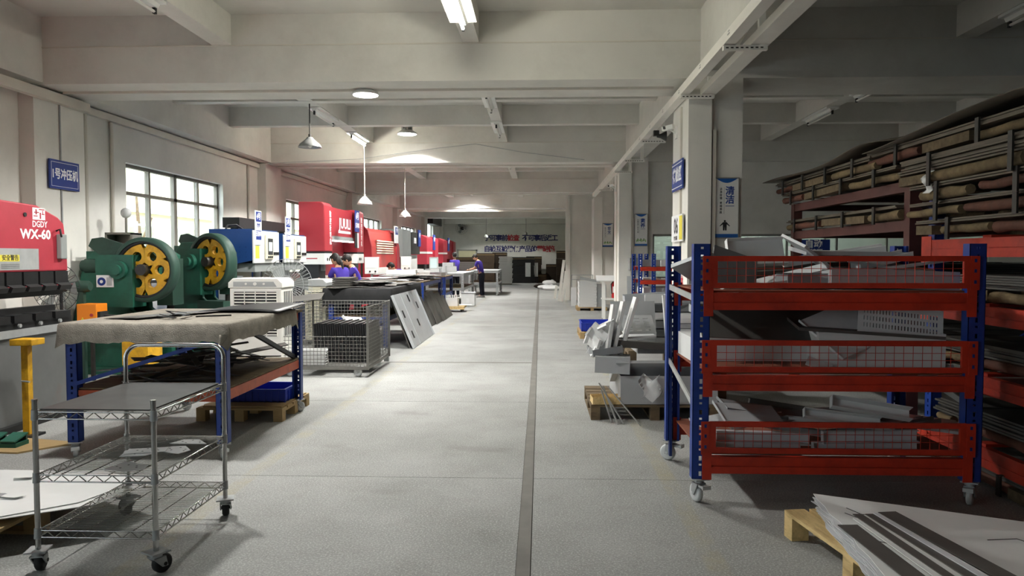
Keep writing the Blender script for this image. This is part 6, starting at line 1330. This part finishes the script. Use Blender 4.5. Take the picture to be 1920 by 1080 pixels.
# ---------------------------------------------------------------- people
def limb_mesh(name, verts, edges, radii, m, parent, sub=1):
    me = bpy.data.meshes.new(name); loc = WL[parent]
    me.from_pydata([Vector(v) for v in verts], edges, []); o = bpy.data.objects.new(name, me); COL.objects.link(o); o.parent = parent; WL[o] = loc
    me.materials.append(M[m]); sk = o.modifiers.new('skin', 'SKIN'); sk.use_smooth_shade = True
    for i, r in enumerate(radii):
        r = r if isinstance(r, tuple) else (r, r); me.skin_vertices[0].data[i].radius = r
    me.skin_vertices[0].data[0].use_root = True
    ss = o.modifiers.new('sub', 'SUBSURF'); ss.levels = sub; ss.render_levels = sub; return o
def person(x, y, rz, label, lean, armL, armR, knees=0., hair='short', h=1.0, look=0.):
    """local: facing +y. lean = forward bend (radians) at the hip; arms = (elbow, hand) offsets from the shoulder"""
    t = thing('person', (x, y, 0), label, 'person', 'workers in purple shirts'); V = Vector
    kz = .48 - knees * .06; hz = .92 - knees * .25; hip = V((0, -knees * .12, hz))
    S = lambda d, f=0: hip + V((0, math.sin(lean + f) * d, math.cos(lean + f) * d))
    sp, ch, nk = S(.2), S(.42, .06), S(.53, .08); hd = nk + V((0, math.sin(lean * .8 + look) * .15, math.cos(lean * .8 + look) * .15))
    J = [hip, sp, ch, nk, nk + (hd - nk) * .45]; E = [(0, 1), (1, 2), (2, 3), (3, 4)]; Rr = [(.15, .1), (.135, .095), (.15, .1), (.07, .07), .05]
    def add(p, par, r): J.append(p); E.append((par, len(J) - 1)); Rr.append(r); return len(J) - 1
    shl = {}; sh_i = {}
    for s in (-1, 1):
        th = add(hip + V((s * .09, 0, -.06)), 0, .085); k = add(V((s * .1, knees * .14 + .01, kz)), th, .058); an = add(V((s * .1, -.03, .09)), k, .04); add(V((s * .11, .1, .04)), an, .035)
        s0 = ch + V((s * .17, 0, .05)); a0 = add(s0, 2, .055); el, ha = (armL, armR)[s > 0]; e_ = add(s0 + V(el), a0, .042); w = add(s0 + V(ha), e_, .028); shl[s] = (s0, s0 + V(el), s0 + V(ha))
    body = limb_mesh('body', J, E, Rr, 'skin', t)
    # shirt: torso and short sleeves, a little larger than the body
    VJ = [hip + V((0, 0, -.1)), sp, ch, S(.5, .08)]; VE = [(0, 1), (1, 2), (2, 3)]; VR = [(.185, .135), (.165, .118), (.17, .122), (.085, .085)]
    for s in (-1, 1):
        VJ += [shl[s][0], shl[s][0] + (shl[s][1] - shl[s][0]) * .75]; i = len(VJ) - 2; VE += [(2, i), (i, i + 1)]; VR += [.072, .06]
    limb_mesh('shirt', VJ, VE, VR, 'purple', t)
    TJ = [hip + V((0, 0, .12)), hip]; TE = [(0, 1)]; TR = [(.155, .108), (.165, .118)]
    for s in (-1, 1):
        i = len(TJ); TJ += [hip + V((s * .09, 0, -.1)), V((s * .1, knees * .14, kz)), V((s * .1, -.03, .07))]; TE += [(1, i), (i, i + 1), (i + 1, i + 2)]; TR += [.098, .075, .062]
    limb_mesh('trousers', TJ, TE, TR, 'trousers', t)
    for s in (-1, 1):
        MB().prism([(-.09, 0), (.17, 0), (.17, .03), (.08, .07), (-.04, .085), (-.09, .07)], 'x', -.042, .042).move((s * .105, 0, 0)).build('shoe', 'shoe', t, loc=(0, 0, 0), bevel=.012)
    f = V((0, math.cos(look + lean * .6), -math.sin(look + lean * .6))); up = V((0, -f.z, f.y))
    hb = MB().ball((0, 0, 0), (.076, .094, .115), 16, 12).ball((0, .095, -.015), (.014, .02, .028), 8, 6)
    for s in (-1, 1): hb.ball((s * .076, 0, -.005), (.012, .02, .03), 8, 6)
    mtx = Matrix((V((1, 0, 0)), f, up)).transposed(); c = hd + up * .02
    def put(b, name, m, par=None): b.v = [tuple(c + mtx @ V(p)) for p in b.v]; return b.build(name, m, par or t, loc=(0, 0, 0))
    hh = put(hb, 'head', 'skin'); WL[hh] = V((0, 0, 0))
    for s in (-1, 1): put(MB().ball((s * .03, .086, .008), (.012, .008, .007), 8, 6), 'eye', 'letter_black', hh)
    put(MB().ball((0, .084, -.058), (.024, .01, .006), 8, 6), 'mouth', 'letter_red', hh)
    hr = MB().ball((0, -.014, .022), (.086, .098, .112), 16, 10).ball((0, .055, .075), (.065, .045, .04), 12, 8)
    if hair == 'long': hr.ball((0, -.08, -.05), (.07, .045, .11), 12, 8).tube([(0, -.1, -.05), (0, -.13, -.15), (0, -.12, -.26)], .03, 8, [.035, .03, .012])
    put(hr, 'hair', 'hair')
    for s in (-1, 1):
        w, d = shl[s][2], (shl[s][2] - shl[s][1]).normalized(); b = MB().ball(w + d * .05, (.036, .036, .03), 10, 6)
        side = d.cross(V((0, 0, 1))); side = side.normalized() if side.length > .1 else V((1, 0, 0))
        for q in range(4): o = side * (.024 * (q - 1.5) / 1.5); b.tube([w + d * .06 + o, w + d * (.1 + .008 * (q in (1, 2))) + o * 1.2, w + d * (.13 + .01 * (q in (1, 2))) + o * 1.2 - V((0, 0, .02))], .0085, 6)
        b.tube([w + d * .03 + side * -s * .03, w + d * .06 + side * -s * .055, w + d * .09 + side * -s * .06], .009, 6); b.build('hand', 'skin', t, loc=(0, 0, 0))
    t.rotation_euler = (0, 0, rz); t.scale = (h, h, h); return t
person(-2.32, 29.5, R(75), 'worker in purple shirt and black trousers standing at the far bench, bending slightly', .22, ((.02, .12, -.24), (.04, .36, -.3)), ((-.02, .12, -.24), (-.04, .36, -.3)), hair='short', h=1.02, look=.5)
person(-3.4, 29.8, R(35), 'worker in purple shirt seen from behind at the far consoles', .05, ((-.02, .1, -.25), (.02, .32, -.22)), ((.02, .08, -.26), (0, .3, -.28)), h=1.03)
person(-3.66, 21.0, R(80), 'worker in purple shirt bent low over the third workbench', .95, ((0, .15, -.24), (.02, .3, -.42)), ((0, .15, -.24), (-.02, .3, -.42)), knees=.2, h=1.05, look=.1)
person(-4.05, 15.15, R(60), 'worker in purple with long dark hair facing the red press brake', .2, ((0, .14, -.22), (.02, .38, -.2)), ((0, .14, -.22), (-.02, .38, -.2)), knees=.25, hair='long', h=1.02, look=.3)
person(-3.95, 16.1, R(100), 'worker in purple shirt with short dark hair looking down beside the long haired worker', .25, ((0, .14, -.22), (.02, .36, -.24)), ((0, .14, -.22), (-.02, .36, -.24)), knees=.25, h=1.02, look=.4)
